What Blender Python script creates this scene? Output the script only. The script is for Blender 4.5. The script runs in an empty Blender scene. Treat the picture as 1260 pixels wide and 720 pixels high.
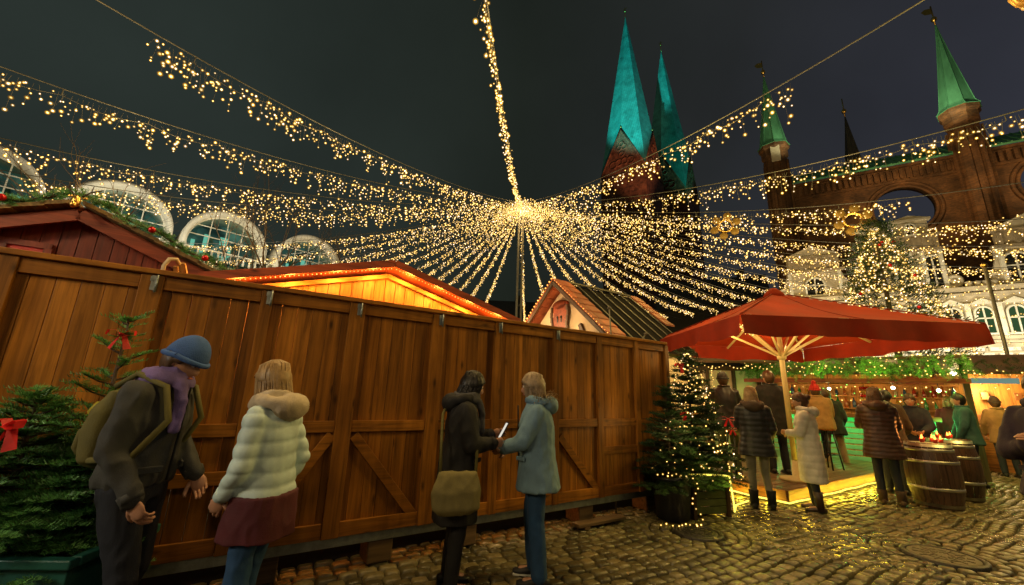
import bpy, bmesh, math, random
import numpy as np
from mathutils import Vector, Matrix, noise, Euler

rnd = random.Random(11)
scene = bpy.context.scene
col = scene.collection
PI = math.pi
V = Vector

# ------------------------------------------------------------------ helpers
def tag(o, label=None, cat=None, group=None, kind=None):
    if label: o['label'] = label
    if cat: o['category'] = cat
    if group: o['group'] = group
    if kind: o['kind'] = kind
    return o

def thing(name, label, cat, loc=(0, 0, 0), rz=0.0, group=None):
    o = bpy.data.objects.new(name, None)
    col.objects.link(o)
    o.location = loc
    o.rotation_euler = (0, 0, rz)
    o.empty_display_size = .2
    return tag(o, label, cat, group)

def copy_tree(o, parent=None):
    c = o.copy()
    col.objects.link(c)
    if parent is not None:
        c.parent = parent
    for ch in o.children:
        copy_tree(ch, c)
    return c

_ico = None
def ico_data():
    global _ico
    if _ico is None:
        t = (1 + 5 ** .5) / 2
        v = [(-1, t, 0), (1, t, 0), (-1, -t, 0), (1, -t, 0), (0, -1, t), (0, 1, t), (0, -1, -t), (0, 1, -t), (t, 0, -1), (t, 0, 1), (-t, 0, -1), (-t, 0, 1)]
        n = math.sqrt(1 + t * t)
        v = [(a / n, b / n, c / n) for a, b, c in v]
        f = [(0, 11, 5), (0, 5, 1), (0, 1, 7), (0, 7, 10), (0, 10, 11), (1, 5, 9), (5, 11, 4), (11, 10, 2), (10, 7, 6), (7, 1, 8), (3, 9, 4), (3, 4, 2), (3, 2, 6), (3, 6, 8), (3, 8, 9), (4, 9, 5), (2, 4, 11), (6, 2, 10), (8, 6, 7), (9, 8, 1)]
        _ico = (v, f)
    return _ico

class MB:
    """collects shapes and links them as one mesh object"""
    def __init__(s):
        s.v = []; s.f = []; s.mi = []; s.sm = []
    def add(s, verts, faces, mi=0, smooth=False):
        b = len(s.v)
        s.v.extend([tuple(p) for p in verts])
        for f in faces:
            s.f.append(tuple(b + i for i in f)); s.mi.append(mi); s.sm.append(smooth)
        return s
    def box(s, c, d, rz=0, mi=0, M=None):
        x, y, z = d[0] / 2, d[1] / 2, d[2] / 2
        R = M if M is not None else Matrix.Rotation(rz, 3, 'Z')
        c = V(c)
        vs = [c + R @ V(p) for p in ((-x, -y, -z), (x, -y, -z), (x, y, -z), (-x, y, -z), (-x, -y, z), (x, -y, z), (x, y, z), (-x, y, z))]
        return s.add(vs, [(0, 3, 2, 1), (4, 5, 6, 7), (0, 1, 5, 4), (1, 2, 6, 5), (2, 3, 7, 6), (3, 0, 4, 7)], mi)
    def bar(s, a, b, w, h, up=(0, 0, 1), mi=0):
        a, b = V(a), V(b); d = (b - a); L = d.length; d.normalize()
        u = V(up); x = d.cross(u)
        if x.length < 1e-4: x = d.cross(V((1, 0, 0)))
        x.normalize(); u = x.cross(d)
        M = Matrix((x, d, u)).transposed()
        return s.box((a + b) / 2, (w, L, h), M=M, mi=mi)
    def tube(s, pts, r, seg=8, mi=0, caps=True, smooth=True):
        pts = [V(p) for p in pts]; n = len(pts)
        rr = r if isinstance(r, (list, tuple)) else [r] * n
        vs = []; fs = []
        ref = V((0.13, .31, 1)).normalized(); px = None
        for i, p in enumerate(pts):
            d = (pts[min(i + 1, n - 1)] - pts[max(i - 1, 0)])
            if d.length < 1e-9: d = V((0, 0, 1))
            d.normalize()
            if px is None:
                px = d.cross(ref)
                if px.length < 1e-3: px = d.cross(V((1, 0, 0)))
            else:
                px = px - d * px.dot(d)
            px.normalize(); py = d.cross(px)
            for k in range(seg):
                a = 2 * PI * k / seg
                vs.append(p + (px * math.cos(a) + py * math.sin(a)) * rr[i])
        for i in range(n - 1):
            for k in range(seg):
                k2 = (k + 1) % seg
                fs.append((i * seg + k, i * seg + k2, (i + 1) * seg + k2, (i + 1) * seg + k))
        if caps:
            fs.append(tuple(range(seg - 1, -1, -1))); fs.append(tuple((n - 1) * seg + k for k in range(seg)))
        return s.add(vs, fs, mi, smooth)
    def lathe(s, prof, c=(0, 0, 0), seg=24, mi=0, smooth=True, ph=0, caps=True):
        vs = []; fs = []
        for r, z in prof:
            for k in range(seg):
                a = 2 * PI * k / seg + ph
                vs.append((c[0] + r * math.cos(a), c[1] + r * math.sin(a), c[2] + z))
        for i in range(len(prof) - 1):
            for k in range(seg):
                k2 = (k + 1) % seg
                fs.append((i * seg + k, i * seg + k2, (i + 1) * seg + k2, (i + 1) * seg + k))
        if caps:
            if prof[0][0] > 1e-4: fs.append(tuple(range(seg - 1, -1, -1)))
            if prof[-1][0] > 1e-4: fs.append(tuple((len(prof) - 1) * seg + k for k in range(seg)))
        return s.add(vs, fs, mi, smooth)
    def prism(s, poly, y0, y1, mi=0, T=None):
        """polygon in local xz extruded along y"""
        n = len(poly)
        vs = [(x, y0, z) for x, z in poly] + [(x, y1, z) for x, z in poly]
        if T: vs = [T(V(p)) for p in vs]
        fs = [tuple(range(n)), tuple(range(2 * n - 1, n - 1, -1))]
        fs += [(i, i + n, (i + 1) % n + n, (i + 1) % n) for i in range(n)]
        return s.add(vs, fs, mi)
    def ico(s, c, r, mi=0, smooth=True):
        v, f = ico_data()
        return s.add([(c[0] + a * r, c[1] + b * r, c[2] + d * r) for a, b, d in v], f, mi, smooth)
    def ell(s, c, r, seg=16, rings=10, mi=0, M=None, fn=None):
        c = V(c); vs = []; fs = []
        for i in range(rings + 1):
            t = PI * i / rings
            for k in range(seg):
                a = 2 * PI * k / seg
                p = V((r[0] * math.sin(t) * math.cos(a), r[1] * math.sin(t) * math.sin(a), -r[2] * math.cos(t)))
                if fn: p = fn(p)
                if M is not None: p = M @ p
                vs.append(c + p)
        for i in range(rings):
            for k in range(seg):
                k2 = (k + 1) % seg
                fs.append((i * seg + k, i * seg + k2, (i + 1) * seg + k2, (i + 1) * seg + k))
        return s.add(vs, fs, mi, True)
    def build(s, name, mats, parent=None, loc=None, rz=None, bev=0, fix=False):
        me = bpy.data.meshes.new(name)
        me.from_pydata(s.v, [], s.f)
        if not isinstance(mats, (list, tuple)): mats = [mats]
        for m in mats: me.materials.append(m)
        me.polygons.foreach_set('material_index', s.mi)
        me.polygons.foreach_set('use_smooth', s.sm)
        if fix:
            bm = bmesh.new(); bm.from_mesh(me); bmesh.ops.recalc_face_normals(bm, faces=bm.faces); bm.to_mesh(me); bm.free()
        me.update()
        o = bpy.data.objects.new(name, me)
        col.objects.link(o)
        if parent is not None: o.parent = parent
        if loc: o.location = loc
        if rz: o.rotation_euler = (0, 0, rz)
        if bev:
            b = o.modifiers.new('bevel', 'BEVEL'); b.width = bev; b.segments = 2; b.limit_method = 'ANGLE'; b.angle_limit = .6
        return o

def np_mesh(name, verts, faces, mats, parent=None, smooth=False, mi=None):
    """fast mesh from numpy arrays, faces (n,k)"""
    me = bpy.data.meshes.new(name)
    verts = np.asarray(verts, np.float32); faces = np.asarray(faces, np.int32)
    k = faces.shape[1]
    me.vertices.add(len(verts)); me.vertices.foreach_set('co', verts.ravel())
    me.loops.add(faces.size); me.loops.foreach_set('vertex_index', faces.ravel())
    me.polygons.add(len(faces)); me.polygons.foreach_set('loop_start', np.arange(0, faces.size, k, dtype=np.int32))
    if not isinstance(mats, (list, tuple)): mats = [mats]
    for m in mats: me.materials.append(m)
    me.polygons.foreach_set('use_smooth', np.full(len(faces), smooth))
    if mi is not None: me.polygons.foreach_set('material_index', np.asarray(mi, np.int32))
    me.update(calc_edges=True); me.validate()
    o = bpy.data.objects.new(name, me); col.objects.link(o)
    if parent is not None: o.parent = parent
    return o

def bulbs(name, pts, radii, mat_, parent=None):
    v, f = ico_data(); v = np.array(v); f = np.array(f)
    pts = np.asarray(pts, float); radii = np.asarray(radii, float)
    n = len(pts)
    vs = (pts[:, None, :] + v[None] * radii[:, None, None]).reshape(-1, 3)
    fs = (f[None] + (np.arange(n) * 12)[:, None, None]).reshape(-1, 3)
    return np_mesh(name, vs, fs, mat_, parent, True)

_bulb_me = {}
def bulb_parts(pts, radii, mat_, parent):
    """each bulb of a short chain is its own small part; past a hundred the rest share one mesh"""
    key = mat_.name
    if key not in _bulb_me:
        v, f = ico_data(); me = bpy.data.meshes.new('bulb'); me.from_pydata(v, [], f); me.materials.append(mat_)
        me.polygons.foreach_set('use_smooth', [True] * len(f)); me.update(); _bulb_me[key] = me
    for p, r in list(zip(pts, radii))[:100]:
        o = bpy.data.objects.new('bulb', _bulb_me[key]); col.objects.link(o); o.parent = parent; o.location = p; o.scale = (r, r, r)
    if len(pts) > 100:
        o = bulbs('bulb', pts[100:], radii[100:], mat_, parent); o['kind'] = 'stuff'

def boolean_cut(o, cutter):
    m = o.modifiers.new('cut', 'BOOLEAN'); m.operation = 'DIFFERENCE'; m.object = cutter; m.solver = 'EXACT'
    dg = bpy.context.evaluated_depsgraph_get(); dg.update()
    me = bpy.data.meshes.new_from_object(o.evaluated_get(dg))
    o.modifiers.remove(m); o.data = me
    bpy.data.objects.remove(cutter)

# ------------------------------------------------------------------ materials
def nm(name):
    m = bpy.data.materials.new(name); m.use_nodes = True
    nt = m.node_tree; nt.nodes.clear()
    out = nt.nodes.new('ShaderNodeOutputMaterial')
    return m, nt, out

def nd(nt, typ, **kw):
    n = nt.nodes.new(typ)
    for k, v in kw.items():
        if k.startswith('i_'):
            key = k[2:]
            n.inputs[int(key) if key.isdigit() else key.replace('_', ' ')].default_value = v
        else: setattr(n, k, v)
    return n

def ramp(nt, fac, stops):
    r = nt.nodes.new('ShaderNodeValToRGB')
    el = r.color_ramp.elements
    while len(el) < len(stops): el.new(.5)
    for e, (p, c) in zip(el, stops): e.position = p; e.color = (*c, 1)
    nt.links.new(fac, r.inputs['Fac'])
    return r

def mixc(nt, fac, a, b, mode='MIX'):
    n = nt.nodes.new('ShaderNodeMix'); n.data_type = 'RGBA'; n.blend_type = mode
    for s_, v in ((0, fac), (6, a), (7, b)):
        if hasattr(v, 'links') or isinstance(v, bpy.types.NodeSocket): nt.links.new(v, n.inputs[s_])
        else: n.inputs[s_].default_value = v if s_ == 0 else (*v, 1)
    return n.outputs[2]

def pm(name, c, rough=.6, metal=0, var=.25, scale=6, bump=.15, bscale=40, stretch=(1, 1, 1), island=0, spec=.5, trans=0, sheen=0, rvar=.12):
    """noise-varied principled surface"""
    m, nt, out = nm(name)
    b = nt.nodes.new('ShaderNodeBsdfPrincipled')
    tc = nt.nodes.new('ShaderNodeTexCoord')
    mp = nd(nt, 'ShaderNodeMapping'); mp.inputs['Scale'].default_value = stretch
    nt.links.new(tc.outputs['Object'], mp.inputs['Vector'])
    n1 = nd(nt, 'ShaderNodeTexNoise', i_Scale=scale, i_Detail=5, i_Roughness=.6)
    nt.links.new(mp.outputs[0], n1.inputs['Vector'])
    lo = [x * (1 - var) for x in c]; hi = [min(1, x * (1 + var)) for x in c]
    r = ramp(nt, n1.outputs['Fac'], [(.3, lo), (.7, hi)])
    cout = r.outputs[0]
    if island:
        g = nt.nodes.new('ShaderNodeNewGeometry')
        r2 = ramp(nt, g.outputs['Random Per Island'], [(0, [1 - island] * 3), (1, [1 + island] * 3)])
        cout = mixc(nt, 1.0, cout, r2.outputs[0], 'MULTIPLY')
    nt.links.new(cout, b.inputs['Base Color'])
    rr = nd(nt, 'ShaderNodeMapRange'); rr.inputs[3].default_value = max(.02, rough - rvar); rr.inputs[4].default_value = min(1, rough + rvar)
    nt.links.new(n1.outputs['Fac'], rr.inputs[0]); nt.links.new(rr.outputs[0], b.inputs['Roughness'])
    b.inputs['Metallic'].default_value = metal
    b.inputs['Specular IOR Level'].default_value = spec
    if sheen: b.inputs['Sheen Weight'].default_value = sheen
    if bump:
        n2 = nd(nt, 'ShaderNodeTexNoise', i_Scale=bscale, i_Detail=4)
        nt.links.new(mp.outputs[0], n2.inputs['Vector'])
        bp = nd(nt, 'ShaderNodeBump', i_Strength=bump, i_Distance=.02)
        nt.links.new(n2.outputs['Fac'], bp.inputs['Height']); nt.links.new(bp.outputs[0], b.inputs['Normal'])
    sh = b.outputs[0]
    if trans:
        t = nd(nt, 'ShaderNodeBsdfTranslucent'); nt.links.new(cout, t.inputs['Color'])
        mx = nd(nt, 'ShaderNodeMixShader', i_0=trans)
        nt.links.new(b.outputs[0], mx.inputs[1]); nt.links.new(t.outputs[0], mx.inputs[2]); sh = mx.outputs[0]
    nt.links.new(sh, out.inputs['Surface'])
    return m

def wood(name, c, axis='z', rough=.5, island=.25, knots=True, bump=.35, spec=.4, panel=False):
    m, nt, out = nm(name)
    b = nt.nodes.new('ShaderNodeBsdfPrincipled')
    tc = nt.nodes.new('ShaderNodeTexCoord'); g = nt.nodes.new('ShaderNodeNewGeometry')
    mp = nd(nt, 'ShaderNodeMapping')
    sc = {'z': (26, 26, 1.3), 'x': (1.3, 26, 26), 'y': (26, 1.3, 26)}[axis]
    mp.inputs['Scale'].default_value = sc
    add = nd(nt, 'ShaderNodeVectorMath', operation='ADD')
    mul = nd(nt, 'ShaderNodeMath', operation='MULTIPLY', i_1=37.)
    nt.links.new(g.outputs['Random Per Island'], mul.inputs[0])
    nt.links.new(tc.outputs['Object'], add.inputs[0]); nt.links.new(mul.outputs[0], add.inputs[1])
    nt.links.new(add.outputs[0], mp.inputs['Vector'])
    n1 = nd(nt, 'ShaderNodeTexNoise', i_Scale=1.0, i_Detail=6, i_Roughness=.65, i_Distortion=.6)
    nt.links.new(mp.outputs[0], n1.inputs['Vector'])
    r = ramp(nt, n1.outputs['Fac'], [(.28, [x * .38 for x in c]), (.5, c), (.72, [min(1, x * 1.45) for x in c])])
    r2 = ramp(nt, g.outputs['Random Per Island'], [(0, [1 - island] * 3), (1, [1 + island] * 3)])
    cc = mixc(nt, 1.0, r.outputs[0], r2.outputs[0], 'MULTIPLY')
    if knots:
        mk = nd(nt, 'ShaderNodeMapping'); mk.inputs['Scale'].default_value = {'z': (7, 7, 2.6), 'x': (2.6, 7, 7), 'y': (7, 2.6, 7)}[axis]
        nt.links.new(add.outputs[0], mk.inputs['Vector'])
        vo = nd(nt, 'ShaderNodeTexVoronoi', i_Scale=1.0); nt.links.new(mk.outputs[0], vo.inputs['Vector'])
        rk = ramp(nt, vo.outputs['Distance'], [(.04, (1, 1, 1)), (.16, (0, 0, 0))])
        cc = mixc(nt, rk.outputs[0], cc, [x * .25 for x in c])
    # weather stains on a large scale
    n3 = nd(nt, 'ShaderNodeTexNoise', i_Scale=1.1, i_Detail=4)
    nt.links.new(tc.outputs['Object'], n3.inputs['Vector'])
    r3 = ramp(nt, n3.outputs['Fac'], [(.35, (.62, .6, .58)), (.65, (1.12, 1.1, 1.08))])
    cc = mixc(nt, 1.0, cc, r3.outputs[0], 'MULTIPLY')
    if panel:                                            # weathering differs from board panel to board panel, drips below the rails
        oi = nt.nodes.new('ShaderNodeObjectInfo'); rp = ramp(nt, oi.outputs['Random'], [(0, (.84, .82, .80)), (.5, (1, 1, 1)), (1, (1.14, 1.15, 1.18))])
        cc = mixc(nt, 1., cc, rp.outputs[0], 'MULTIPLY')
        n4 = nd(nt, 'ShaderNodeTexNoise', i_Scale=1., i_Detail=3); m4 = nd(nt, 'ShaderNodeMapping'); m4.inputs['Scale'].default_value = (11, 11, .8)
        nt.links.new(tc.outputs['Object'], m4.inputs['Vector']); nt.links.new(m4.outputs[0], n4.inputs['Vector'])
        r4 = ramp(nt, n4.outputs['Fac'], [(.3, (.72, .70, .68)), (.55, (1, 1, 1)), (.75, (1.12, 1.12, 1.1))]); cc = mixc(nt, 1., cc, r4.outputs[0], 'MULTIPLY')
    nt.links.new(cc, b.inputs['Base Color'])
    b.inputs['Roughness'].default_value = rough; b.inputs['Specular IOR Level'].default_value = spec
    bp = nd(nt, 'ShaderNodeBump', i_Strength=bump, i_Distance=.006)
    nt.links.new(n1.outputs['Fac'], bp.inputs['Height']); nt.links.new(bp.outputs[0], b.inputs['Normal'])
    nt.links.new(b.outputs[0], out.inputs['Surface'])
    return m

def em(name, c, s, sample=False):
    m, nt, out = nm(name)
    e = nd(nt, 'ShaderNodeEmission', i_Strength=s); e.inputs[0].default_value = (*c, 1)
    nt.links.new(e.outputs[0], out.inputs['Surface'])
    if not sample:
        try: m.cycles.emission_sampling = 'NONE'
        except Exception: pass
    return m

def bulb_mat(name, core, edge, s_core=7., s_edge=1.1, dim=.35, soft=False):
    """little lamp with a hot core, soft paints a glow halo round it; every bulb its own brightness"""
    m, nt, out = nm(name)
    lw = nd(nt, 'ShaderNodeLayerWeight', i_Blend=.5); g = nt.nodes.new('ShaderNodeNewGeometry')
    r = ramp(nt, lw.outputs['Facing'], [(.012, core), (.11, edge), (1., [x * .8 for x in edge])])
    rh = ramp(nt, g.outputs['Random Per Island'], [(.0, (1, 1, 1)), (.62, (1, 1, 1)), (.8, (1.0, 1.15, 2.2)), (1, (1.05, 1.22, 3.2))])
    rmix = mixc(nt, 1., r.outputs[0], rh.outputs[0], 'MULTIPLY')
    st = nd(nt, 'ShaderNodeMapRange'); st.inputs[1].default_value = 0.; st.inputs[2].default_value = .14
    st.inputs[3].default_value = s_core; st.inputs[4].default_value = s_edge
    nt.links.new(lw.outputs['Facing'], st.inputs[0])
    wn = nd(nt, 'ShaderNodeTexWhiteNoise', noise_dimensions='1D'); oi = nt.nodes.new('ShaderNodeObjectInfo'); aw = nd(nt, 'ShaderNodeMath', operation='ADD'); nt.links.new(g.outputs['Random Per Island'], aw.inputs[0]); nt.links.new(oi.outputs['Random'], aw.inputs[1]); nt.links.new(aw.outputs[0], wn.inputs['W'])
    rv = ramp(nt, wn.outputs['Value'], [(0, (dim,) * 3), (.6, (.8,) * 3), (1, (1.5,) * 3)])
    mu = nd(nt, 'ShaderNodeMath', operation='MULTIPLY')
    nt.links.new(st.outputs[0], mu.inputs[0]); nt.links.new(rv.outputs[0], mu.inputs[1])
    e = nd(nt, 'ShaderNodeEmission')
    nt.links.new(rmix, e.inputs[0]); nt.links.new(mu.outputs[0], e.inputs[1])
    if soft:  # rim fades to clear, painting a glow halo around the bulb
        tr = nt.nodes.new('ShaderNodeBsdfTransparent'); al = ramp(nt, lw.outputs['Facing'], [(.035, (1, 1, 1)), (.11, (.60, .60, .60)), (.28, (.24, .24, .24)), (.56, (.07, .07, .07)), (.92, (0, 0, 0))])
        mx = nt.nodes.new('ShaderNodeMixShader'); nt.links.new(al.outputs[0], mx.inputs[0]); nt.links.new(tr.outputs[0], mx.inputs[1]); nt.links.new(e.outputs[0], mx.inputs[2])
        nt.links.new(mx.outputs[0], out.inputs['Surface'])
    else: nt.links.new(e.outputs[0], out.inputs['Surface'])
    m.cycles.emission_sampling = 'NONE'
    return m

def brick_mat(name, c1, c2, mortar, scale=3.2, bump=.5):
    m, nt, out = nm(name)
    b = nt.nodes.new('ShaderNodeBsdfPrincipled'); tc = nt.nodes.new('ShaderNodeTexCoord')
    sep = nd(nt, 'ShaderNodeSeparateXYZ'); cmb = nd(nt, 'ShaderNodeCombineXYZ')
    nt.links.new(tc.outputs['Object'], sep.inputs[0])
    ad = nd(nt, 'ShaderNodeMath', operation='ADD'); nt.links.new(sep.outputs[0], ad.inputs[0]); nt.links.new(sep.outputs[1], ad.inputs[1])
    nt.links.new(ad.outputs[0], cmb.inputs[0]); nt.links.new(sep.outputs[2], cmb.inputs[1])
    br = nd(nt, 'ShaderNodeTexBrick', i_Scale=scale)
    br.inputs['Color1'].default_value = (*c1, 1); br.inputs['Color2'].default_value = (*c2, 1); br.inputs['Mortar'].default_value = (*mortar, 1)
    br.inputs['Mortar Size'].default_value = .018
    nt.links.new(cmb.outputs[0], br.inputs['Vector'])
    n1 = nd(nt, 'ShaderNodeTexNoise', i_Scale=.9, i_Detail=6); nt.links.new(tc.outputs['Object'], n1.inputs['Vector'])
    r = ramp(nt, n1.outputs['Fac'], [(.32, (.4, .38, .36)), (.68, (1.35, 1.25, 1.1))])
    cc = mixc(nt, 1.0, br.outputs[0], r.outputs[0], 'MULTIPLY')
    nt.links.new(cc, b.inputs['Base Color']); b.inputs['Roughness'].default_value = .75
    bp = nd(nt, 'ShaderNodeBump', i_Strength=bump, i_Distance=.03); nt.links.new(br.outputs['Fac'], bp.inputs['Height']); bp.invert = True
    nt.links.new(bp.outputs[0], b.inputs['Normal']); nt.links.new(b.outputs[0], out.inputs['Surface'])
    return m

def leaf_mat(name, c, island=.6, trans=.25, rough=.45):
    return pm(name, c, rough=rough, var=.35, scale=3, bump=0, island=island, trans=trans)

M = {}
M['fence'] = wood('oiled larch boards', (.37, .145, .017), 'z', island=.36, spec=.22, panel=True)
M['fence_rail'] = wood('oiled larch rails', (.39, .152, .018), 'x', spec=.22, panel=True)
M['steel'] = pm('galvanised steel', (.30, .33, .31), .45, .8, var=.3, scale=12)
M['block'] = wood('raw timber block', (.22, .14, .07), 'x')
M['redwood'] = wood('red stained boards', (.24, .040, .014), 'z')
M['redtrim'] = wood('red stained trim', (.30, .060, .02), 'x')
M['shingle'] = wood('mossy wooden shingles', (.26, .17, .06), 'y', rough=.8)
M['pine'] = wood('bright pine boards', (.62, .30, .07), 'z', island=.15)
M['pine_x'] = wood('bright pine rafters', (.55, .24, .06), 'x', island=.15)
M['darkwood'] = wood('dark stained timber', (.07, .035, .015), 'z')
M['deck'] = wood('weathered decking', (.16, .10, .045), 'x')
M['deckside'] = wood('reddish deck fascia', (.34, .14, .06), 'x')
M['oak'] = wood('old barrel oak', (.105, .060, .038), 'z', island=.25, rough=.42)
M['plaster'] = pm('cream plaster', (.62, .50, .33), .85, var=.12, scale=4, bump=.2)
M['tile'] = pm('red clay tile', (.36, .10, .04), .6, var=.3, scale=9, island=.3)
M['blackroof'] = pm('black roofing felt', (.008, .007, .006), .95, var=.3, spec=.08)
M['alu'] = pm('aluminium batten', (.16, .15, .12), .5, .5)
M['copper'] = pm('verdigris copper', (.10, .36, .20), .55, var=.3, scale=1.5, stretch=(1, 1, .3), bump=.2, bscale=6)
M['teal'] = None
M['gold'] = pm('gilded metal', (.85, .52, .14), .3, 1, var=.15)
M['stone'] = pm('pale sandstone', (.50, .45, .34), .8, var=.22, scale=2, bump=.25, bscale=14)
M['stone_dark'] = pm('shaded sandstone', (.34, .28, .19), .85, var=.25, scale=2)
M['brick'] = brick_mat('gothic brick', (.19, .088, .034), (.10, .045, .020), (.10, .075, .045), 3.4)
M['brick_church'] = brick_mat('church brick', (.36, .13, .065), (.26, .09, .05), (.22, .15, .12), 1.0)
M['slate'] = pm('dark slate', (.028, .03, .03), .6, var=.3)
M['white'] = pm('white rendered rim', (.72, .72, .64), .55, var=.08)
M['needle'] = leaf_mat('fir needles', (.12, .31, .085), island=.65)
M['needle_far'] = leaf_mat('dark fir needles', (.030, .070, .020), island=.5)
M['needle_blue'] = leaf_mat('bluish fir needles', (.040, .105, .055), island=.55)
M['bark'] = pm('bark', (.07, .045, .028), .85, var=.35, scale=20, bump=.5)
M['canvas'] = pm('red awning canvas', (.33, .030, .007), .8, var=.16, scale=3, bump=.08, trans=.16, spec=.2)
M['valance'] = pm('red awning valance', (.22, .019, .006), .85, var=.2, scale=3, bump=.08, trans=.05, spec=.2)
M['cream_metal'] = pm('cream powder coat', (.62, .50, .24), .4, var=.08)
M['red'] = pm('red ribbon', (.75, .02, .02), .45, var=.2, scale=20, trans=.2)
M['redball'] = pm('red bauble', (.55, .01, .01), .15, .3, var=.1)
M['iron'] = pm('cast iron', (.055, .05, .045), .45, .6, var=.35, scale=25, bump=.5, bscale=60)
M['hoop'] = pm('zinc hoop', (.52, .50, .44), .38, .85, var=.25, scale=14)
M['greenpaint'] = pm('dark green paint', (.016, .10, .082), .4, var=.2, scale=5)
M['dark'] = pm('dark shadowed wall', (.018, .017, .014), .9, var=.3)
M['black'] = pm('black metal', (.02, .02, .02), .4, .5)
M['glass_dark'] = pm('dark window glass', (.012, .014, .014), .12, var=.3, bump=0)
M['cable'] = pm('steel cable', (.13, .13, .115), .6, .3)
M['cobble'] = None
M['fairy'] = bulb_mat('warm fairy bulb', (1, .74, .28), (1, .47, .032), 5.0, 1.05, .30, True)
M['fairy_green'] = bulb_mat('greenish rope bulb', (1, .95, .35), (.9, .8, .05), 5., 1.5, .6)
M['fairy_orange'] = bulb_mat('amber bulb', (1, .62, .2), (1, .32, .03), 6., 1.6, .7)
M['rope'] = em('glowing rope light', (1., .74, .10), 2.4, True)
M['ember'] = em('candle flame', (1., .22, .03), 9., True)
M['lampglass'] = em('hot stall lamp', (1., .80, .50), 16., True)

def lamp(name, loc, c, w, r=.25, typ='POINT', target=None, ang=60, blend=.6):
    d = bpy.data.lights.new(name, typ); d.energy = w; d.color = c; d.shadow_soft_size = r
    o = bpy.data.objects.new(name, d); col.objects.link(o); o.location = loc
    if typ == 'SPOT':
        d.spot_size = math.radians(ang); d.spot_blend = blend
        o.rotation_euler = (V(target) - V(loc)).to_track_quat('-Z', 'Y').to_euler()
    return o
WARM = (1., .62, .22)
# ------------------------------------------------------------------ camera
CH = 1.5
cam_d = bpy.data.cameras.new('camera'); cam = bpy.data.objects.new('camera', cam_d); col.objects.link(cam)
cam_d.sensor_width = 36; cam_d.lens = 36 * 495 / 1260; cam_d.clip_end = 2000; cam_d.clip_start = .05
TH, PH = math.radians(13.8), math.radians(1.9)
fw = V((0, math.cos(TH), math.sin(TH))); r0 = V((1, 0, 0)); u0 = V((0, -math.sin(TH), math.cos(TH)))
cr = r0 * math.cos(PH) + u0 * math.sin(PH); cu = -r0 * math.sin(PH) + u0 * math.cos(PH)
cam.matrix_world = Matrix((( cr.x, cu.x, -fw.x, 0), (cr.y, cu.y, -fw.y, 0), (cr.z, cu.z, -fw.z, CH), (0, 0, 0, 1)))
scene.camera = cam
scene.view_settings.view_transform = 'Standard'; scene.view_settings.look = 'None'; scene.view_settings.exposure = 0; scene.view_settings.gamma = 1
cy = scene.cycles
cy.max_bounces = 5; cy.diffuse_bounces = 2; cy.glossy_bounces = 2; cy.transparent_max_bounces = 12; cy.transmission_bounces = 3
cy.sample_clamp_indirect = 1.5; cy.use_denoising = True; cy.caustics_reflective = False; cy.caustics_refractive = False
cy.use_light_tree = True
try: cy.denoiser = 'OPENIMAGEDENOISE'
except Exception: pass

# ------------------------------------------------------------------ night sky: overcast, glowing faintly from the town below
w = bpy.data.worlds.new('World'); scene.world = w; w.use_nodes = True
nt = w.node_tree; nt.nodes.clear()
out = nt.nodes.new('ShaderNodeOutputWorld'); bg = nt.nodes.new('ShaderNodeBackground')
tc = nt.nodes.new('ShaderNodeTexCoord'); sp = nd(nt, 'ShaderNodeSeparateXYZ'); nt.links.new(tc.outputs['Generated'], sp.inputs[0])
mr = nd(nt, 'ShaderNodeMapRange'); mr.inputs[1].default_value = -.6; mr.inputs[2].default_value = .75
nt.links.new(sp.outputs[0], mr.inputs[0])
rx = ramp(nt, mr.outputs[0], [(0, (.022, .030, .026)), (.45, (.0135, .0175, .014)), (.75, (.018, .020, .021)), (1, (.032, .034, .046))])
no = nd(nt, 'ShaderNodeTexNoise', i_Scale=2.2, i_Detail=5); nt.links.new(tc.outputs['Generated'], no.inputs['Vector'])
rn = ramp(nt, no.outputs['Fac'], [(.3, (.82, .82, .82)), (.7, (1.2, 1.2, 1.2))])
cc = mixc(nt, 1., rx.outputs[0], rn.outputs[0], 'MULTIPLY')
rz_ = ramp(nt, sp.outputs[2], [(0, (1.25, 1.2, .95)), (.35, (1, 1, 1)), (1, (.85, .85, .85))])
cc = mixc(nt, 1., cc, rz_.outputs[0], 'MULTIPLY')
sky = nt.nodes.new('ShaderNodeTexSky'); sky.sky_type = 'NISHITA'; sky.sun_disc = False
sky.sun_elevation = math.radians(-8); sky.sun_rotation = math.radians(250)
bg2 = nt.nodes.new('ShaderNodeBackground'); bg2.inputs[1].default_value = .05; nt.links.new(sky.outputs[0], bg2.inputs[0])
adds = nt.nodes.new('ShaderNodeAddShader')
nt.links.new(cc, bg.inputs[0]); nt.links.new(bg.outputs[0], adds.inputs[0]); nt.links.new(bg2.outputs[0], adds.inputs[1])
nt.links.new(adds.outputs[0], out.inputs[0])

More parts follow.
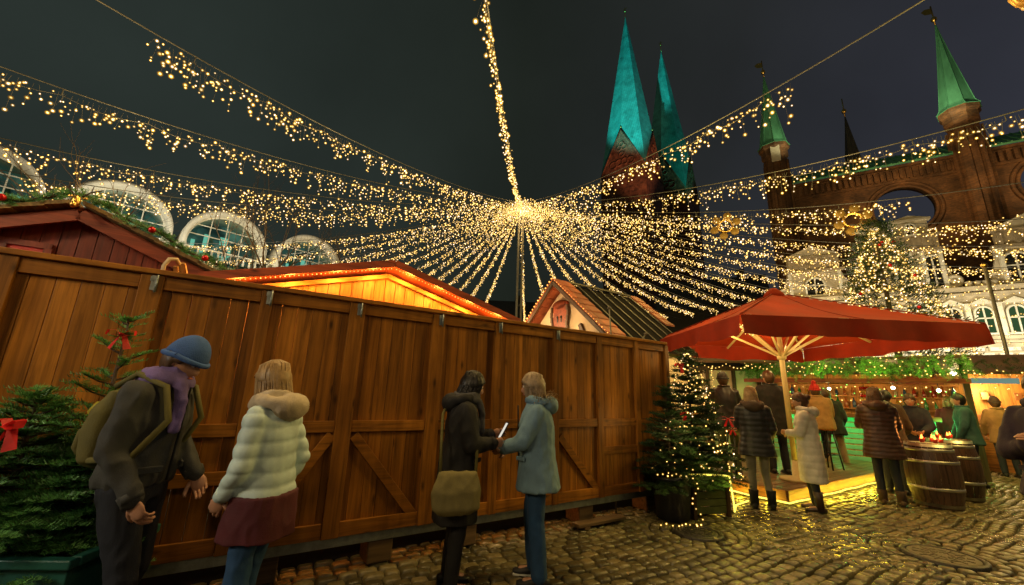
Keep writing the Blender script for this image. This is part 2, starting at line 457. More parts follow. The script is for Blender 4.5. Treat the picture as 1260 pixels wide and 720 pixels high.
# ------------------------------------------------------------------ ground and cobblestones
def cobble_mat():
    m, nt, out = nm('wet granite setts')
    b = nt.nodes.new('ShaderNodeBsdfPrincipled'); g = nt.nodes.new('ShaderNodeNewGeometry'); tc = nt.nodes.new('ShaderNodeTexCoord')
    r = ramp(nt, g.outputs['Random Per Island'], [(0, (.07, .059, .028)), (.4, (.13, .11, .050)), (.75, (.18, .15, .068)), (1, (.23, .185, .088))])
    n1 = nd(nt, 'ShaderNodeTexNoise', i_Scale=22, i_Detail=6, i_Roughness=.7); nt.links.new(tc.outputs['Object'], n1.inputs['Vector'])
    r1 = ramp(nt, n1.outputs['Fac'], [(.3, (.55, .55, .55)), (.7, (1.3, 1.3, 1.3))])
    n2 = nd(nt, 'ShaderNodeTexNoise', i_Scale=.7, i_Detail=4); nt.links.new(tc.outputs['Object'], n2.inputs['Vector'])
    cc = mixc(nt, 1., r.outputs[0], r1.outputs[0], 'MULTIPLY')
    nt.links.new(cc, b.inputs['Base Color'])
    rr = ramp(nt, n2.outputs['Fac'], [(.33, (.15,) * 3), (.5, (.30,) * 3), (.68, (.46,) * 3)]); nt.links.new(rr.outputs[0], b.inputs['Roughness'])
    bp = nd(nt, 'ShaderNodeBump', i_Strength=.6, i_Distance=.008); nt.links.new(n1.outputs['Fac'], bp.inputs['Height'])
    nt.links.new(bp.outputs[0], b.inputs['Normal']); nt.links.new(b.outputs[0], out.inputs['Surface'])
    return m
M['cobble'] = cobble_mat()
def ground_mat():
    m, nt, out = nm('sandy joints and distant setts')
    b = nt.nodes.new('ShaderNodeBsdfPrincipled'); tc = nt.nodes.new('ShaderNodeTexCoord')
    vo = nd(nt, 'ShaderNodeTexVoronoi', i_Scale=6.5); nt.links.new(tc.outputs['Object'], vo.inputs['Vector'])
    r = ramp(nt, vo.outputs['Distance'], [(.2, (.055, .045, .028)), (.6, (.018, .014, .009))])
    nt.links.new(r.outputs[0], b.inputs['Base Color']); b.inputs['Roughness'].default_value = .7
    bp = nd(nt, 'ShaderNodeBump', i_Strength=.6, i_Distance=.03); bp.invert = True
    nt.links.new(vo.outputs['Distance'], bp.inputs['Height']); nt.links.new(bp.outputs[0], b.inputs['Normal'])
    nt.links.new(b.outputs[0], out.inputs['Surface'])
    return m
g = MB(); S_ = 900
g.add([(-S_, -S_, 0), (S_, -S_, 0), (S_, S_, 0), (-S_, S_, 0)], [(0, 1, 2, 3)])
tag(g.build('ground', ground_mat(), loc=(0, 0, -.035)), kind='structure')

MANHOLES = [((2.22, 5.12), .27), ((4.52, 4.63), .33)]
FD = V((.8428, .5382)); FN = V((-.5382, .8428)); FO = V((-1.448, 3.719))
FROT = math.atan2(FD.y, FD.x)
def cobbles():
    t = np.array([-1, -.93, -.74, -.25, .25, .74, .93, 1.]); N = len(t); gx, gy = np.meshgrid(t, t)
    # superellipse-like rounded block top
    rr = np.maximum(np.abs(gx), np.abs(gy))
    k = 1 - .11 * (np.abs(gx) * np.abs(gy)) ** 3
    ux, uy = gx * k, gy * k
    hz = (1 - np.abs(gx) ** 9) * (1 - np.abs(gy) ** 9)
    hz = np.clip(hz, 0, 1) ** .34 * (1 - .06 * (gx ** 2 + gy ** 2))
    base = np.stack([ux.ravel(), uy.ravel(), hz.ravel()], 1)
    idx = np.arange(N * N).reshape(N, N)
    q = np.stack([idx[:-1, :-1].ravel(), idx[:-1, 1:].ravel(), idx[1:, 1:].ravel(), idx[1:, :-1].ravel()], 1)
    allv = []; allf = []; c = 0
    rg = np.random.RandomState(5)
    ca, sa = math.cos(FROT - .06), math.sin(FROT - .06)
    def stone(x, y, L, W, a, dz):
        nonlocal c
        v = base.copy()
        v[:, 0] *= L / 2; v[:, 1] *= W / 2
        v[:, 0] += v[:, 1] * rg.uniform(-.10, .10); v[:, 1] += v[:, 0] * rg.uniform(-.05, .05)
        v[:, 2] = -.035 + v[:, 2] * (.035 + dz) + v[:, 0] * rg.normal(0, .022) + v[:, 1] * rg.normal(0, .026)
        v[:, 2] += rg.normal(0, .0012, len(v)); v[:, :2] += rg.normal(0, .0016, (len(v), 2))
        cs, sn = math.cos(a), math.sin(a)
        X = v[:, 0] * cs - v[:, 1] * sn + x; Y = v[:, 0] * sn + v[:, 1] * cs + y
        allv.append(np.stack([X, Y, v[:, 2]], 1)); allf.append(q + c * N * N); c += 1
    u = -3.; row = 0
    vv = -9.
    while vv < 9.5:
        W = .110 + rg.uniform(-.010, .014)
        u = -3. + rg.uniform(0, .2)
        while u < 19:
            L = rg.uniform(.115, .185)
            uc = u + L / 2
            bend = .10 * math.sin(uc * .55 + vv * .3) + .05 * math.sin(uc * 1.7 + vv) + .02 * math.sin(uc * 5.1 + vv * 4.)
            X = uc * ca - (vv + bend) * sa; Y = uc * sa + (vv + bend) * ca
            X += -1.; Y += 2.6
            ok = 2.0 < Y < 14 and -3.6 < X < 1.45 * Y + 1
            if ok:
                p = V((X, Y)) - FO
                if p.dot(FN) > .55 and p.dot(FD) < 4.7: ok = False
                for (mx, my), R in MANHOLES:
                    if math.hypot(X - mx, Y - my) < R + .36: ok = False
            if ok:
                da = math.atan2(.055 * math.cos(uc * .55 + vv * .3) + .085 * math.cos(uc * 1.7 + vv), 1)
                stone(X, Y, L - .010, W - .009, FROT - .06 + da + rg.normal(0, .03), rg.normal(.004, .0045))
            u += L
        vv += W; row += 1
    for (mx, my), R in MANHOLES:                      # setts laid in rings round the covers
        for k in range(3):
            r = R + .085 + k * .115
            n = int(2 * PI * r / .135)
            for i in range(n):
                a = 2 * PI * (i + .5 * k + rg.uniform(-.1, .1)) / n
                stone(mx + r * math.cos(a), my + r * math.sin(a), 2 * PI * r / n - .014, .10, a + PI / 2, rg.normal(.003, .004))
    o = np_mesh('cobblestone_paving', np.concatenate(allv), np.concatenate(allf), M['cobble'], smooth=True)
    tag(o, kind='structure')
cobbles()
lv = MB()                                                 # fallen leaves and paper scraps trodden into the joints
for k in range(120):
    s_, kk = rnd.uniform(-1.5, 9), rnd.uniform(-3.2, -.05)
    p = V((FO.x + FD.x * s_ + FN.x * kk, FO.y + FD.y * s_ + FN.y * kk, .012 + rnd.uniform(0, .006)))
    a = rnd.uniform(0, 6.3); l = rnd.uniform(.012, .032); ca_, sa_ = math.cos(a), math.sin(a)
    lv.add([p + V((-ca_ * l, -sa_ * l, 0)), p + V((sa_ * l * .5, -ca_ * l * .5, rnd.uniform(0, .012))), p + V((ca_ * l, sa_ * l, .002)), p + V((-sa_ * l * .5, ca_ * l * .5, rnd.uniform(0, .012)))], [(0, 1, 2, 3)])
tag(lv.build('leaf_litter', pm('dry leaves and scraps', (.20, .14, .06), .8, island=.7)), 'small dry leaves and paper scraps scattered over the cobbles', 'litter', kind='stuff')
for i, ((mx, my), R) in enumerate(MANHOLES):
    t = thing('manhole_cover', ['smaller round iron manhole cover in the cobbles in front of the planter box', 'larger round manhole cover ringed by curved rows of setts near the barrels'][i], 'manhole cover', (mx, my, 0), group='manhole covers in the paving')
    b = MB(); b.lathe([(R, -.03), (R, .008), (R - .015, .012), (R - .045, .012), (R - .05, -.002)], seg=48, caps=False)
    b.build('cover_frame', M['iron'], t)
    b = MB(); b.lathe([(R - .056, -.03), (R - .056, .006), (R - .09, .008), (.001, .010)], seg=48)
    for a in range(12):
        an = a * PI / 6
        b.bar((math.cos(an) * .06, math.sin(an) * .06, .011), (math.cos(an) * (R - .1), math.sin(an) * (R - .1), .011), .018, .008)
    for rr in (.09, .16):
        b.lathe([(rr, .008), (rr, .015), (rr + .012, .015), (rr + .012, .008)], seg=32, caps=False)
    b.build('cover_lid', M['iron'] if i == 0 else pm('worn lid filled with concrete', (.15, .125, .08), .6, .2, var=.3, scale=18, bump=.4), t)

# ------------------------------------------------------------------ the long wooden hoarding
def fence():
    t = thing('wooden_fence', 'long hoarding of varnished brown boards with gates and braces on a steel rail', 'fence', (FO.x, FO.y, 0), FROT)
    posts = [-3.6, -2.21, -1.47, -.73, 0., .815, 1.535, 2.37, 3.10, 3.82, 4.5]
    zb, zt = .278, 2.254
    fr = rnd
    for i in range(len(posts) - 1):
        a, b_ = posts[i], posts[i + 1]
        p = MB()
        x = a; n = max(3, round((b_ - a) / .118)); wd = (b_ - a) / n
        for k in range(n):
            lean = .0
            p.box((a + wd * (k + .5), .012 + fr.uniform(-.002, .002), (zb + zt) / 2), (wd - fr.choice((.0015, .002, .0025, .003)), .022, zt - zb - .02))
        p.build('fence_panel', M['fence'], t, bev=.003)
    for i, s in enumerate(posts):
        w_ = .135 if i in (1, 2, 4, 5) else .085
        MB().box((s, -.022, (zb + zt) / 2), (w_, .044, zt - zb)).build('fence_post', M['fence'], t, bev=.004)
    pw = lambda i: (.0675 if i in (1, 2, 4, 5) else .0425)
    rails = {0: [], 1: [1.14, .78], 2: [1.14, .80], 3: [1.155], 4: [1.155], 5: [1.155], 6: [1.155], 7: [1.15], 8: [1.15, .81], 9: [1.15, .81]}
    for i in range(len(posts) - 1):
        a, b_ = posts[i] + pw(i) + .002, posts[i + 1] - pw(i + 1) - .002
        L = b_ - a; cx = (a + b_) / 2
        for z, h in [(zt - .05, .10), (zb + .06, .115)] + [(z, .095) for z in rails[i]]:
            MB().box((cx, -.016, z), (L, .030, h)).build('fence_rail', M['fence_rail'], t, bev=.004)
    for (x0, z0, x1, z1) in ((-.47, .52, -.08, 1.09), (.10, 1.08, .70, .37), (2.44, 1.0, 3.03, .37)):
        MB().bar((x0, -.017, z0), (x1, -.017, z1), .026, .085, up=(0, 0, 1)).build('diagonal_brace', M['fence_rail'], t, bev=.004)
    MB().box((.45, .0, zt + .024), (8.1, .13, .04)).build('capping_rail', M['fence_rail'], t, bev=.006)
    b = MB(); b.box((.4, .005, .236), (8.2, .012, .072)); b.box((.4, .04, .266), (8.2, .07, .012)); b.box((.4, .04, .206), (8.2, .07, .012))
    b.build('base_channel', M['steel'], t)
    for s in (-1.47, -.73, 0, .815, 1.535, 2.37):
        b = MB(); b.box((s + .01, -.05, zt - .06), (.028, .008, .11)); b.box((s + .01, -.056, zt - .03), (.04, .008, .035)); b.tube([(s + .03, -.06, zt - .13), (s + .03, -.06, zt + .0)], .008)
        b.build('hinge_plate', M['steel'], t)
    for s in (-2.3, -1.6, -.45, .45, 1.3, 2.9, 4.1):
        b = MB(); b.box((s, .16, .098), (.22, .26, .18)); b.build('support_block', M['block'], t, bev=.01)
    # added dark board standing in for the shade under the hoarding
    MB().box((.4, .34, .11), (8.2, .04, .29)).build('shade_board', M['dark'], t)
fence()
t = thing('timber_offcut', 'flat plank left on the cobbles under the hoarding near the dark pot', 'plank', (FO.x + FD.x * 3.0 - FN.x * .08, FO.y + FD.y * 3.0 - FN.y * .08, .0), FROT)
MB().box((0, 0, .045), (.75, .14, .035)).build('board', M['block'], t, bev=.005)
MB().box((-.25, 0, .014), (.08, .14, .025)).build('foot', M['block'], t)

# ------------------------------------------------------------------ fir sprays
def spray(mb, p, d, L, up, n=14, nl=.026, nw=.0035, mi=0, stem=None, seg=0):
    """one twig: needles in two flat rows and a few standing up"""
    d = V(d).normalized(); x = d.cross(V(up))
    if x.length < 1e-3: x = d.cross(V((1, 0, 0)))
    x.normalize(); u = x.cross(d)
    vs = []; fs = []
    for i in range(n):
        f = (i + .5) / n
        q = p + d * (L * f)
        l = nl * (1.05 - .45 * f) * rnd.uniform(.8, 1.15)
        for s in (-1, 1, 0):
            if s == 0:
                if i % 2: continue
                a = (u * rnd.uniform(.5, .9) + d * .6 + x * rnd.uniform(-.5, .5)).normalized()
            else:
                a = (x * s + d * rnd.uniform(.45, .75) + u * rnd.uniform(.0, .35)).normalized()
            wv = a.cross(u if s else x).normalized() * nw * .5
            b0 = len(vs)
            vs += [q - wv, q + wv, q + a * l + wv * .5, q + a * l - wv * .5]
            fs.append((b0, b0 + 1, b0 + 2, b0 + 3))
    mb.add(vs, fs, mi)
    if stem is not None: stem.tube([p, p + d * L], [nw * .7, nw * .4], 4, caps=False)

def fir(parent, h, r, z0=0., levels=10, per=7, needle=.026, nw=.0035, twig=.16, mat_='needle', jitter=.15, dense=5, n=14, lower=.0, trunk=.022, rise=.45):
    cr_ = MB(); st = MB()
    st.tube([(0, 0, z0), (0, 0, z0 + h * .5), (0, 0, z0 + h)], [trunk, trunk * .7, trunk * .25], 7)
    for lv in range(levels):
        f = lv / (levels - 1)
        z = z0 + h * (lower + (1 - lower) * f) * .97
        R = r * (1 - f) ** .8 + .06
        m = max(4, int(per * (1 - .4 * f)))
        for k in range(m):
            a = 2 * PI * (k + rnd.uniform(-.3, .3)) / m + lv * 1.3
            L = R * rnd.uniform(.75, 1.15)
            zz = z + rnd.uniform(-.5, .5) * h / levels
            el = rise * f + rnd.uniform(-.15, .2) - .1
            d = V((math.cos(a) * math.cos(el), math.sin(a) * math.cos(el), math.sin(el)))
            p0 = V((0, 0, zz)); p1 = p0 + d * L
            st.tube([p0, p0 + d * L * .5 + V((0, 0, -.01)), p1], [.007, .005, .002], 4, caps=False)
            nt_ = max(2, int(L / twig * dense))
            for j in range(nt_):
                q = .15 + .85 * (j + .5) / nt_
                pp = p0 + d * L * q
                sd = 1 if j % 2 else -1
                side = d.cross(V((0, 0, 1))).normalized() * sd
                td = (d * .75 + side * .8 + V((0, 0, rnd.uniform(-.25, .15)))).normalized()
                tl = twig * (1.15 - .6 * q) * rnd.uniform(.75, 1.2)
                spray(cr_, pp, td, tl, (0, 0, 1), n, needle, nw)
            spray(cr_, p0 + d * L * .35, d, L * .72, (0, 0, 1), int(n * 2), needle, nw)
    spray(cr_, V((0, 0, z0 + h * .8)), V((.05, 0, 1)), h * .22, (1, 0, 0), 20, needle, nw)
    st.build('trunk', M['bark'], parent)
    return cr_.build('crown', M[mat_], parent)

def bow(name, label, loc, s=1., rz=0, group=None):
    t = thing(name, label, 'bow', loc, rz, group)
    b = MB()
    for sg in (-1, 1):
        pts = [V((0, 0, 0)), V((sg * .04, .01, .03)), V((sg * .085, 0, .028)), V((sg * .09, -.01, -.01)), V((sg * .045, -.012, -.012)), V((0, -.006, 0))]
        for i in range(len(pts) - 1):
            b.add([pts[i] * s + V((0, -.022, 0)) * s, pts[i] * s + V((0, .022, .006)) * s, pts[i + 1] * s + V((0, .022, .006)) * s, pts[i + 1] * s + V((0, -.022, 0)) * s], [(0, 1, 2, 3)], 0, True)
        b.add([V((0, 0, 0)), V((sg * .02, .03, 0)) * s, V((sg * .075, .02, -.11)) * s, V((sg * .04, -.02, -.125)) * s], [(0, 1, 2, 3)])
    b.build('loops', M['red'], t)
    MB().ell((0, 0, 0), (.017 * s, .02 * s, .017 * s), 10, 6).build('knot', M['red'], t)
    return t

# ------------------------------------------------------------------ green planter with young firs, lower left
t = thing('planter_box', 'dark green wooden planter box standing by the hoarding, left corner', 'planter', (-2.80, 2.50, 0), .06)
b = MB(); b.box((0, -.235, .30), (1.25, .03, .56)); b.box((0, .235, .30), (1.25, .03, .56)); b.box((-.61, 0, .30), (.03, .44, .56)); b.box((.61, 0, .30), (.03, .44, .56))
b.build('box', M['greenpaint'], t, bev=.005)
b = MB(); b.box((0, -.262, .60), (1.32, .055, .045)); b.box((0, .262, .60), (1.32, .055, .045)); b.box((-.635, 0, .60), (.055, .465, .045)); b.box((.635, 0, .60), (.055, .465, .045)); b.build('rim', M['greenpaint'], t, bev=.008)
b = MB(); b.box((0, -.256, .42), (1.1, .012, .02)); b.box((0, -.256, .12), (1.1, .012, .02)); b.box((-.55, -.256, .27), (.02, .012, .28)); b.box((.55, -.256, .27), (.02, .012, .28)); b.build('moulding', M['greenpaint'], t)
MB().box((0, 0, .54), (1.18, .43, .03)).build('soil', M['bark'], t)
for (x, y, h, r, lv, per, lab, sp) in ((-2.42, 2.54, 1.26, .34, 9, 6, 'tall thin fir with a bare leader, in the green planter box', 1), (-2.80, 2.50, .76, .44, 9, 9, 'short bushy fir spreading over the left end of the green planter', 0), (-2.44, 2.56, .52, .26, 8, 8, 'lowest young fir hanging over the right end of the green planter', 0)):
    tt = thing('young_fir', lab, 'fir tree', (x, y, .575 if sp else .64), rnd.uniform(0, 6), 'young firs in the green planter')
    fir(tt, h, r, 0, lv if sp else lv + 3, per if sp else per + 4, needle=.030 if sp else .034, nw=.0052, twig=.14, dense=(4.2 if sp else 5.2), n=13, mat_='needle', rise=.7 if sp else .45, lower=.0 if sp else .08)
bow('ribbon_bow', 'red ribbon bow on the tip of the tall fir in the green planter', (-2.35, 2.44, 1.76), .75, .4, 'red bows in the green planter')
bow('ribbon_bow', 'wide red ribbon bow on the bushy fir by the left edge', (-2.60, 2.22, 1.24), 1.0, -.2, 'red bows in the green planter')
# ------------------------------------------------------------------ market huts behind the hoarding
def fpt(s, k, z=0):
    return V((FO.x + FD.x * s + FN.x * k, FO.y + FD.y * s + FN.y * k, z))

def gable_roof(mb, sl, sr, sm, ze, zr, y0, y1, th=.05, over=.0):
    """two sloping slabs"""
    for a, b_ in ((sl, sm), (sm, sr)):
        za, zb_ = (ze, zr) if a == sl else (zr, ze)
        mb.add([(a, y0, za), (b_, y0, zb_), (b_, y1, zb_), (a, y1, za), (a, y0, za - th), (b_, y0, zb_ - th), (b_, y1, zb_ - th), (a, y1, za - th)],
               [(0, 1, 2, 3), (7, 6, 5, 4), (0, 4, 5, 1), (1, 5, 6, 2), (2, 6, 7, 3), (3, 7, 4, 0)])
# hut with the garlanded gable, left
HK = 1.13
t = thing('market_hut', 'dark red market hut with fir garland along its gable, left behind the hoarding', 'hut', fpt(-2.24, HK), FROT, 'market huts behind the hoarding')
b = MB(); n = 16
for i in range(n):
    x0 = -.92 + 1.84 * i / n; x1 = x0 + 1.84 / n - .006
    zt = lambda x: 2.93 - abs(x) * .43
    b.prism([(x0, .4), (x1, .4), (x1, zt(x1)), (x0, zt(x0))], 0, .03)
b.build('gable_wall', M['redwood'], t, fix=True)
for sx in (-.88, .88): MB().box((sx, 1.3, 1.3), (.05, 2.4, 2.2)).build('side_wall', M['redwood'], t)
b = MB(); gable_roof(b, -1.05, 1.05, 0, 2.53, 2.985, -.12, 2.7, .05); b.build('roof', M['redtrim'], t, fix=True)
b = MB()
for sg in (-1, 1):                                        # two courses of rough shingles at the verge
    for i in range(6):
        x0 = sg * (.02 + i * .175); x1 = sg * (.02 + (i + 1) * .175 + .03)
        z0, z1 = 2.985 - abs(x0) * .43, 2.985 - abs(x1) * .43 + .012
        b.add([(x0, -.24, z0 + .035), (x1, -.24, z1 + .035), (x1, .1, z1 + .03), (x0, .1, z0 + .03), (x0, -.24, z0), (x1, -.24, z1), (x1, .1, z1), (x0, .1, z0)],
              [(0, 1, 2, 3), (7, 6, 5, 4), (0, 4, 5, 1), (1, 5, 6, 2), (2, 6, 7, 3), (3, 7, 4, 0)])
b.build('verge_shingle', M['shingle'], t, fix=True)
b = MB()
for sg in (-1, 1): b.bar((0, -.15, 2.90), (sg * 1.05, -.15, 2.45), .03, .10)
b.build('bargeboard', M['redtrim'], t)
b = MB(); b.box((-.42, -.02, 2.32), (.56, .03, .05)); b.box((-.42, -.02, 2.6), (.56, .03, .05)); b.box((-.68, -.02, 2.46), (.05, .03, .24)); b.box((-.16, -.02, 2.46), (.05, .03, .24)); b.box((-.42, -.02, 2.46), (.04, .03, .24))
wf = b.build('window', M['redwood'], t)
MB().box((-.42, -.008, 2.46), (.5, .008, .26)).build('pane', pm('red lit pane', (.5, .03, .02), .3), wf)
# garland on the verge
gt = thing('fir_garland', 'thick fir garland with red baubles along the left hut gable', 'garland', fpt(-2.24, HK), FROT)
b = MB(); st = MB()
for sg in (-1, 1):
    pts = [V((sg * u, -.22 + .02 * math.sin(u * 9), 3.07 - u * .43 + .015 * math.sin(u * 14))) for u in np.linspace(0, 1.18, 26)]
    st.tube(pts, .012, 5)
    for i in range(len(pts) - 1):
        for k in range(9):
            p = pts[i].lerp(pts[i + 1], rnd.random())
            a = rnd.uniform(0, 2 * PI)
            d = (pts[i + 1] - pts[i]).normalized() * rnd.choice((-1, 1)) * .9 + V((0, math.cos(a), math.sin(a)))
            spray(b, p, d, .075, (0, -1, .3), 8, .026, .005)
b.build('sprigs', M['needle'], gt); st.build('wire', M['bark'], gt)
for u, sg in ((.42, -1), (.52, 1), (.95, 1), (.8, -1)):
    MB().ell((sg * u, -.28, 3.07 - u * .43), (.03, .03, .03), 12, 8).build('bauble', M['redball'], gt)
# gilded reindeer head on the ridge
dt = thing('reindeer_ornament', 'gilded reindeer head with twig antlers on the hut ridge', 'ornament', fpt(-2.24, HK - .29, 2.97), FROT)
b = MB(); b.ell((0, -.02, .0), (.032, .04, .055), 12, 8); b.ell((0, -.055, -.045), (.022, .03, .03), 10, 6); b.ell((-.045, -.01, .04), (.02, .01, .012), 8, 6); b.ell((.045, -.01, .04), (.02, .01, .012), 8, 6)
b.build('head', M['gold'], dt)
b = MB()
for sg in (-1, 1):
    b.tube([(sg * .02, 0, .05), (sg * .07, 0, .11), (sg * .14, 0, .15)], [.007, .006, .003], 5); b.tube([(sg * .07, 0, .11), (sg * .075, 0, .17)], [.005, .003], 5)
b.build('antler', M['bark'], dt)
# trestle leaning behind the hoarding
tt = thing('folding_trestle', 'pale wooden trestle top showing above the hoarding beside the garlanded hut', 'trestle', fpt(-1.43, .25), FROT)
b = MB(); b.tube([(-.05, 0, .02), (-.045, 0, 2.40), (-.02, .0, 2.46), (.02, .02, 2.47), (.04, .05, 2.44)], .016, 8); b.build('frame', M['plaster'], tt)
MB().bar((.05, .08, 2.46), (.13, .3, 2.2), .05, .02).build('board', M['pine'], tt); MB().bar((.02, .06, 2.42), (.08, .3, 2.1), .03, .02).build('leg', M['pine'], tt)

# hut with the lit pine gable
HS, HR = .53, 1.78
t = thing('market_hut', 'market hut with glowing orange pine gable in the middle behind the hoarding', 'hut', fpt(HS, HK), FROT, 'market huts behind the hoarding')
b = MB(); n = 26
slope = .485 / HR
for i in range(n):
    x0 = -1.7 + 3.4 * i / n; x1 = x0 + 3.4 / n - .007
    b.prism([(x0, .4), (x1, .4), (x1, 2.90 - abs(x1) * slope), (x0, 2.90 - abs(x0) * slope)], 0, .03)
b.build('gable_wall', M['pine'], t, fix=True)
for sx in (-1.66, 1.66): MB().box((sx, 1.3, 1.3), (.05, 2.4, 2.1)).build('side_wall', M['redwood'], t)
b = MB(); gable_roof(b, -HR - .05, HR + .05, 0, 2.505, 2.99, -.34, 2.8, .05); b.build('roof', M['redtrim'], t, fix=True)
b = MB()
for sg in (-1, 1): b.bar((0, -.36, 2.955), (sg * (HR + .05), -.36, 2.955 - (HR + .05) * slope), .026, .085)
b.build('bargeboard', M['redtrim'], t)
b = MB()
for sg in (-1, 1): b.bar((0, -.05, 2.86), (sg * HR, -.05, 2.86 - HR * slope), .07, .05)
b.build('rafter', M['pine_x'], t)
# white round connector box on the gable
MB().box((-.72, -.05, 2.34), (.09, .06, .07)).build('junction_box', M['white'], t, bev=.01)
lt = thing('light_chain', 'amber light chain under the eaves of the glowing pine gable', 'light chain', fpt(HS, HK), FROT)
for sg in (-1, 1):
    us = np.linspace(.03, HR - .02, 42)
    bulb_parts([(sg * u, -.31, 2.905 - u * slope) for u in us], [.009] * len(us), M['fairy_orange'], lt)
for u in (-1.5, -1.05, -.6, -.2, .2, .6, 1.05, 1.5):
    p = fpt(HS + u, HK - .24, 2.84 - abs(u) * slope)
    lamp('eave_chain_lamp', p, (1., .36, .05), 13, .06)

# half-timbered house stall, gable facing left
HOo = V((.77, 6.96))
t = thing('half_timbered_stall', 'small stall house with cream gable, brown shutter and black batten roof', 'hut', (HOo.x * 1.25, HOo.y * 1.25, -.375), FROT)
t.scale = (1.25, 1.25, 1.25)
# local: x along ridge (away to the right), y away from the hoarding; gable plane at x=0
za, hw, zeave = 3.44, 1.42, 2.22
b = MB()
def ypoly(mb, pts, x0, x1, mi=0):
    n = len(pts)
    mb.add([(x0, y, z) for y, z in pts] + [(x1, y, z) for y, z in pts], [tuple(range(n)), tuple(range(2 * n - 1, n - 1, -1))] + [(i, i + n, (i + 1) % n + n, (i + 1) % n) for i in range(n)], mi)
ypoly(b, [(-1.2, 0), (1.2, 0), (1.2, 2.3), (0, za - .12), (-1.2, 2.3)], .16, .24)
ypoly(b, [(-1.2, 0), (1.2, 0), (1.2, 2.3), (0, za - .12), (-1.2, 2.3)], 1.9, 1.98)
b.build('gable_wall', M['plaster'], t, fix=True)
for sy in (-1.2, 1.2): MB().box((1.1, sy, 1.1), (1.7, .06, 2.2)).build('side_wall', M['plaster'], t)
b = MB()
for sg in (-1, 1): b.bar((.13, sg * .95, 1.7), (.13, sg * .5, 2.62), .05, .07)
b.bar((.13, -1.2, 2.24), (.13, 1.2, 2.24), .05, .09); b.bar((.13, -.75, 1.9), (.13, -.58, 2.34), .05, .07)
b.build('timber', M['darkwood'], t)
b = MB()
sl = (za - zeave) / hw
for sg in (-1, 1):
    b.add([(.3, 0, za), (1.94, 0, za), (1.94, sg * hw, zeave), (.3, sg * hw, zeave), (.3, 0, za - .06), (1.94, 0, za - .06), (1.94, sg * hw, zeave - .06), (.3, sg * hw, zeave - .06)],
          [(0, 1, 2, 3), (7, 6, 5, 4), (0, 4, 5, 1), (1, 5, 6, 2), (2, 6, 7, 3), (3, 7, 4, 0)])
b.build('roof', M['blackroof'], t, fix=True)
b = MB()
for x in (.5, .78, 1.06, 1.34, 1.62, 1.88):
    b.bar((x, -.02, za + .012), (x, -hw, zeave + .012), .016, .014)
b.bar((.3, -.01, za + .03), (1.94, -.01, za + .03), .06, .03)
b.build('batten', M['alu'], t)
for x0 in (-.06, 1.94):
    b = MB()
    for sg in (-1, 1):
        for i in range(9 if (sg > 0 or x0 < 1) else 5):
            f0, f1 = i / 9, (i + 1) / 9 + .03
            y0_, y1_ = sg * hw * f0, sg * hw * f1
            z0_, z1_ = za + .05 - sl * hw * f0, za + .05 - sl * hw * f1 + .02
            for xx in ((x0, x0 + .13, x0 + .25) if x0 < 1 else (x0, x0 + .13)):
                b.add([(xx, y0_, z0_), (xx + .12, y0_, z0_), (xx + .12, y1_, z1_), (xx, y1_, z1_), (xx, y0_, z0_ - .03), (xx + .12, y0_, z0_ - .03), (xx + .12, y1_, z1_ - .03), (xx, y1_, z1_ - .03)],
                      [(0, 1, 2, 3), (7, 6, 5, 4), (0, 4, 5, 1), (1, 5, 6, 2), (2, 6, 7, 3), (3, 7, 4, 0)])
    b.build('verge_tiles', M['tile'], t, fix=True)
b = MB()
for sg in (-1, 1): b.bar((-.05, 0, za - .03), (-.05, sg * hw, zeave - .03), .03, .06)
b.build('bargeboard', M['darkwood'], t)
b = MB(); b.box((.125, 0, 2.68), (.05, .36, .72)); sh = b.build('shutter', M['redtrim'], t, bev=.01)
b = MB(); b.lathe([(.19, 0), (.19, .05)], seg=20); o = b.build('arched_head', M['redtrim'], sh, loc=(.15, 0, 3.03)); o.rotation_euler = (0, -PI / 2, 0); o.scale = (.42, 1.05, 1)
b = MB()
for yy in (-.05, .05): b.ico((.096, yy, 2.80), .028); b.box((.096, yy, 2.75), (.01, .03, .08))
b.build('heart_cutout', M['black'], sh)
for sg in (-1, 1):
    b = MB()
    for i in range(7): b.box((.10, sg * (.21 + .018 * math.sin(i * 1.6)), 2.4 + i * .092), (.035, .045, .098))
    b.build('carved_trim', M['darkwood'], sh)
lt = thing('light_chain', 'amber light chain edging the gable of the half-timbered stall', 'light chain', (HOo.x * 1.25, HOo.y * 1.25, -.375), FROT)
lt.scale = (1.25, 1.25, 1.25)
for sg in (-1, 1):
    us = np.linspace(.02, hw, 26)
    bulb_parts([(-.075, sg * u, za + .06 - sl * u) for u in us], [.019 if sg > 0 else .010] * len(us), M['fairy_orange'], lt)
for p in ((-.35, .35, 2.75), (-.35, -.35, 2.6), (-.3, .9, 2.75)):
    q = (HOo + FD * p[0] + FN * p[1]) * 1.25
    lamp('gable_chain_lamp', (q.x, q.y, p[2] * 1.25 - .375), (1., .60, .26), 22, .08)
# two slim posts standing on the far side of the hoarding, in front of the black roof
for i, (s, k, z, lab) in enumerate(((3.5, .12, 2.72, 'thin pale metal post with a round cap in front of the black stall roof'), (4.22, .12, 2.42, 'short slanting metal post beside the red umbrella edge'))):
    tt = thing('slim_post', lab, 'post', fpt(s, k), FROT, 'slim posts above the hoarding')
    b = MB(); b.tube([(0, 0, 0), (0 if i == 0 else -.16, 0, 2.2), (-.03 if i == 0 else 0.02, 0, z)], .011, 8); b.build('pole', M['alu'], tt)
    MB().ell((-.03 if i == 0 else .02, 0, z), (.028, .028, .02), 10, 6).build('cap', M['alu'], tt)
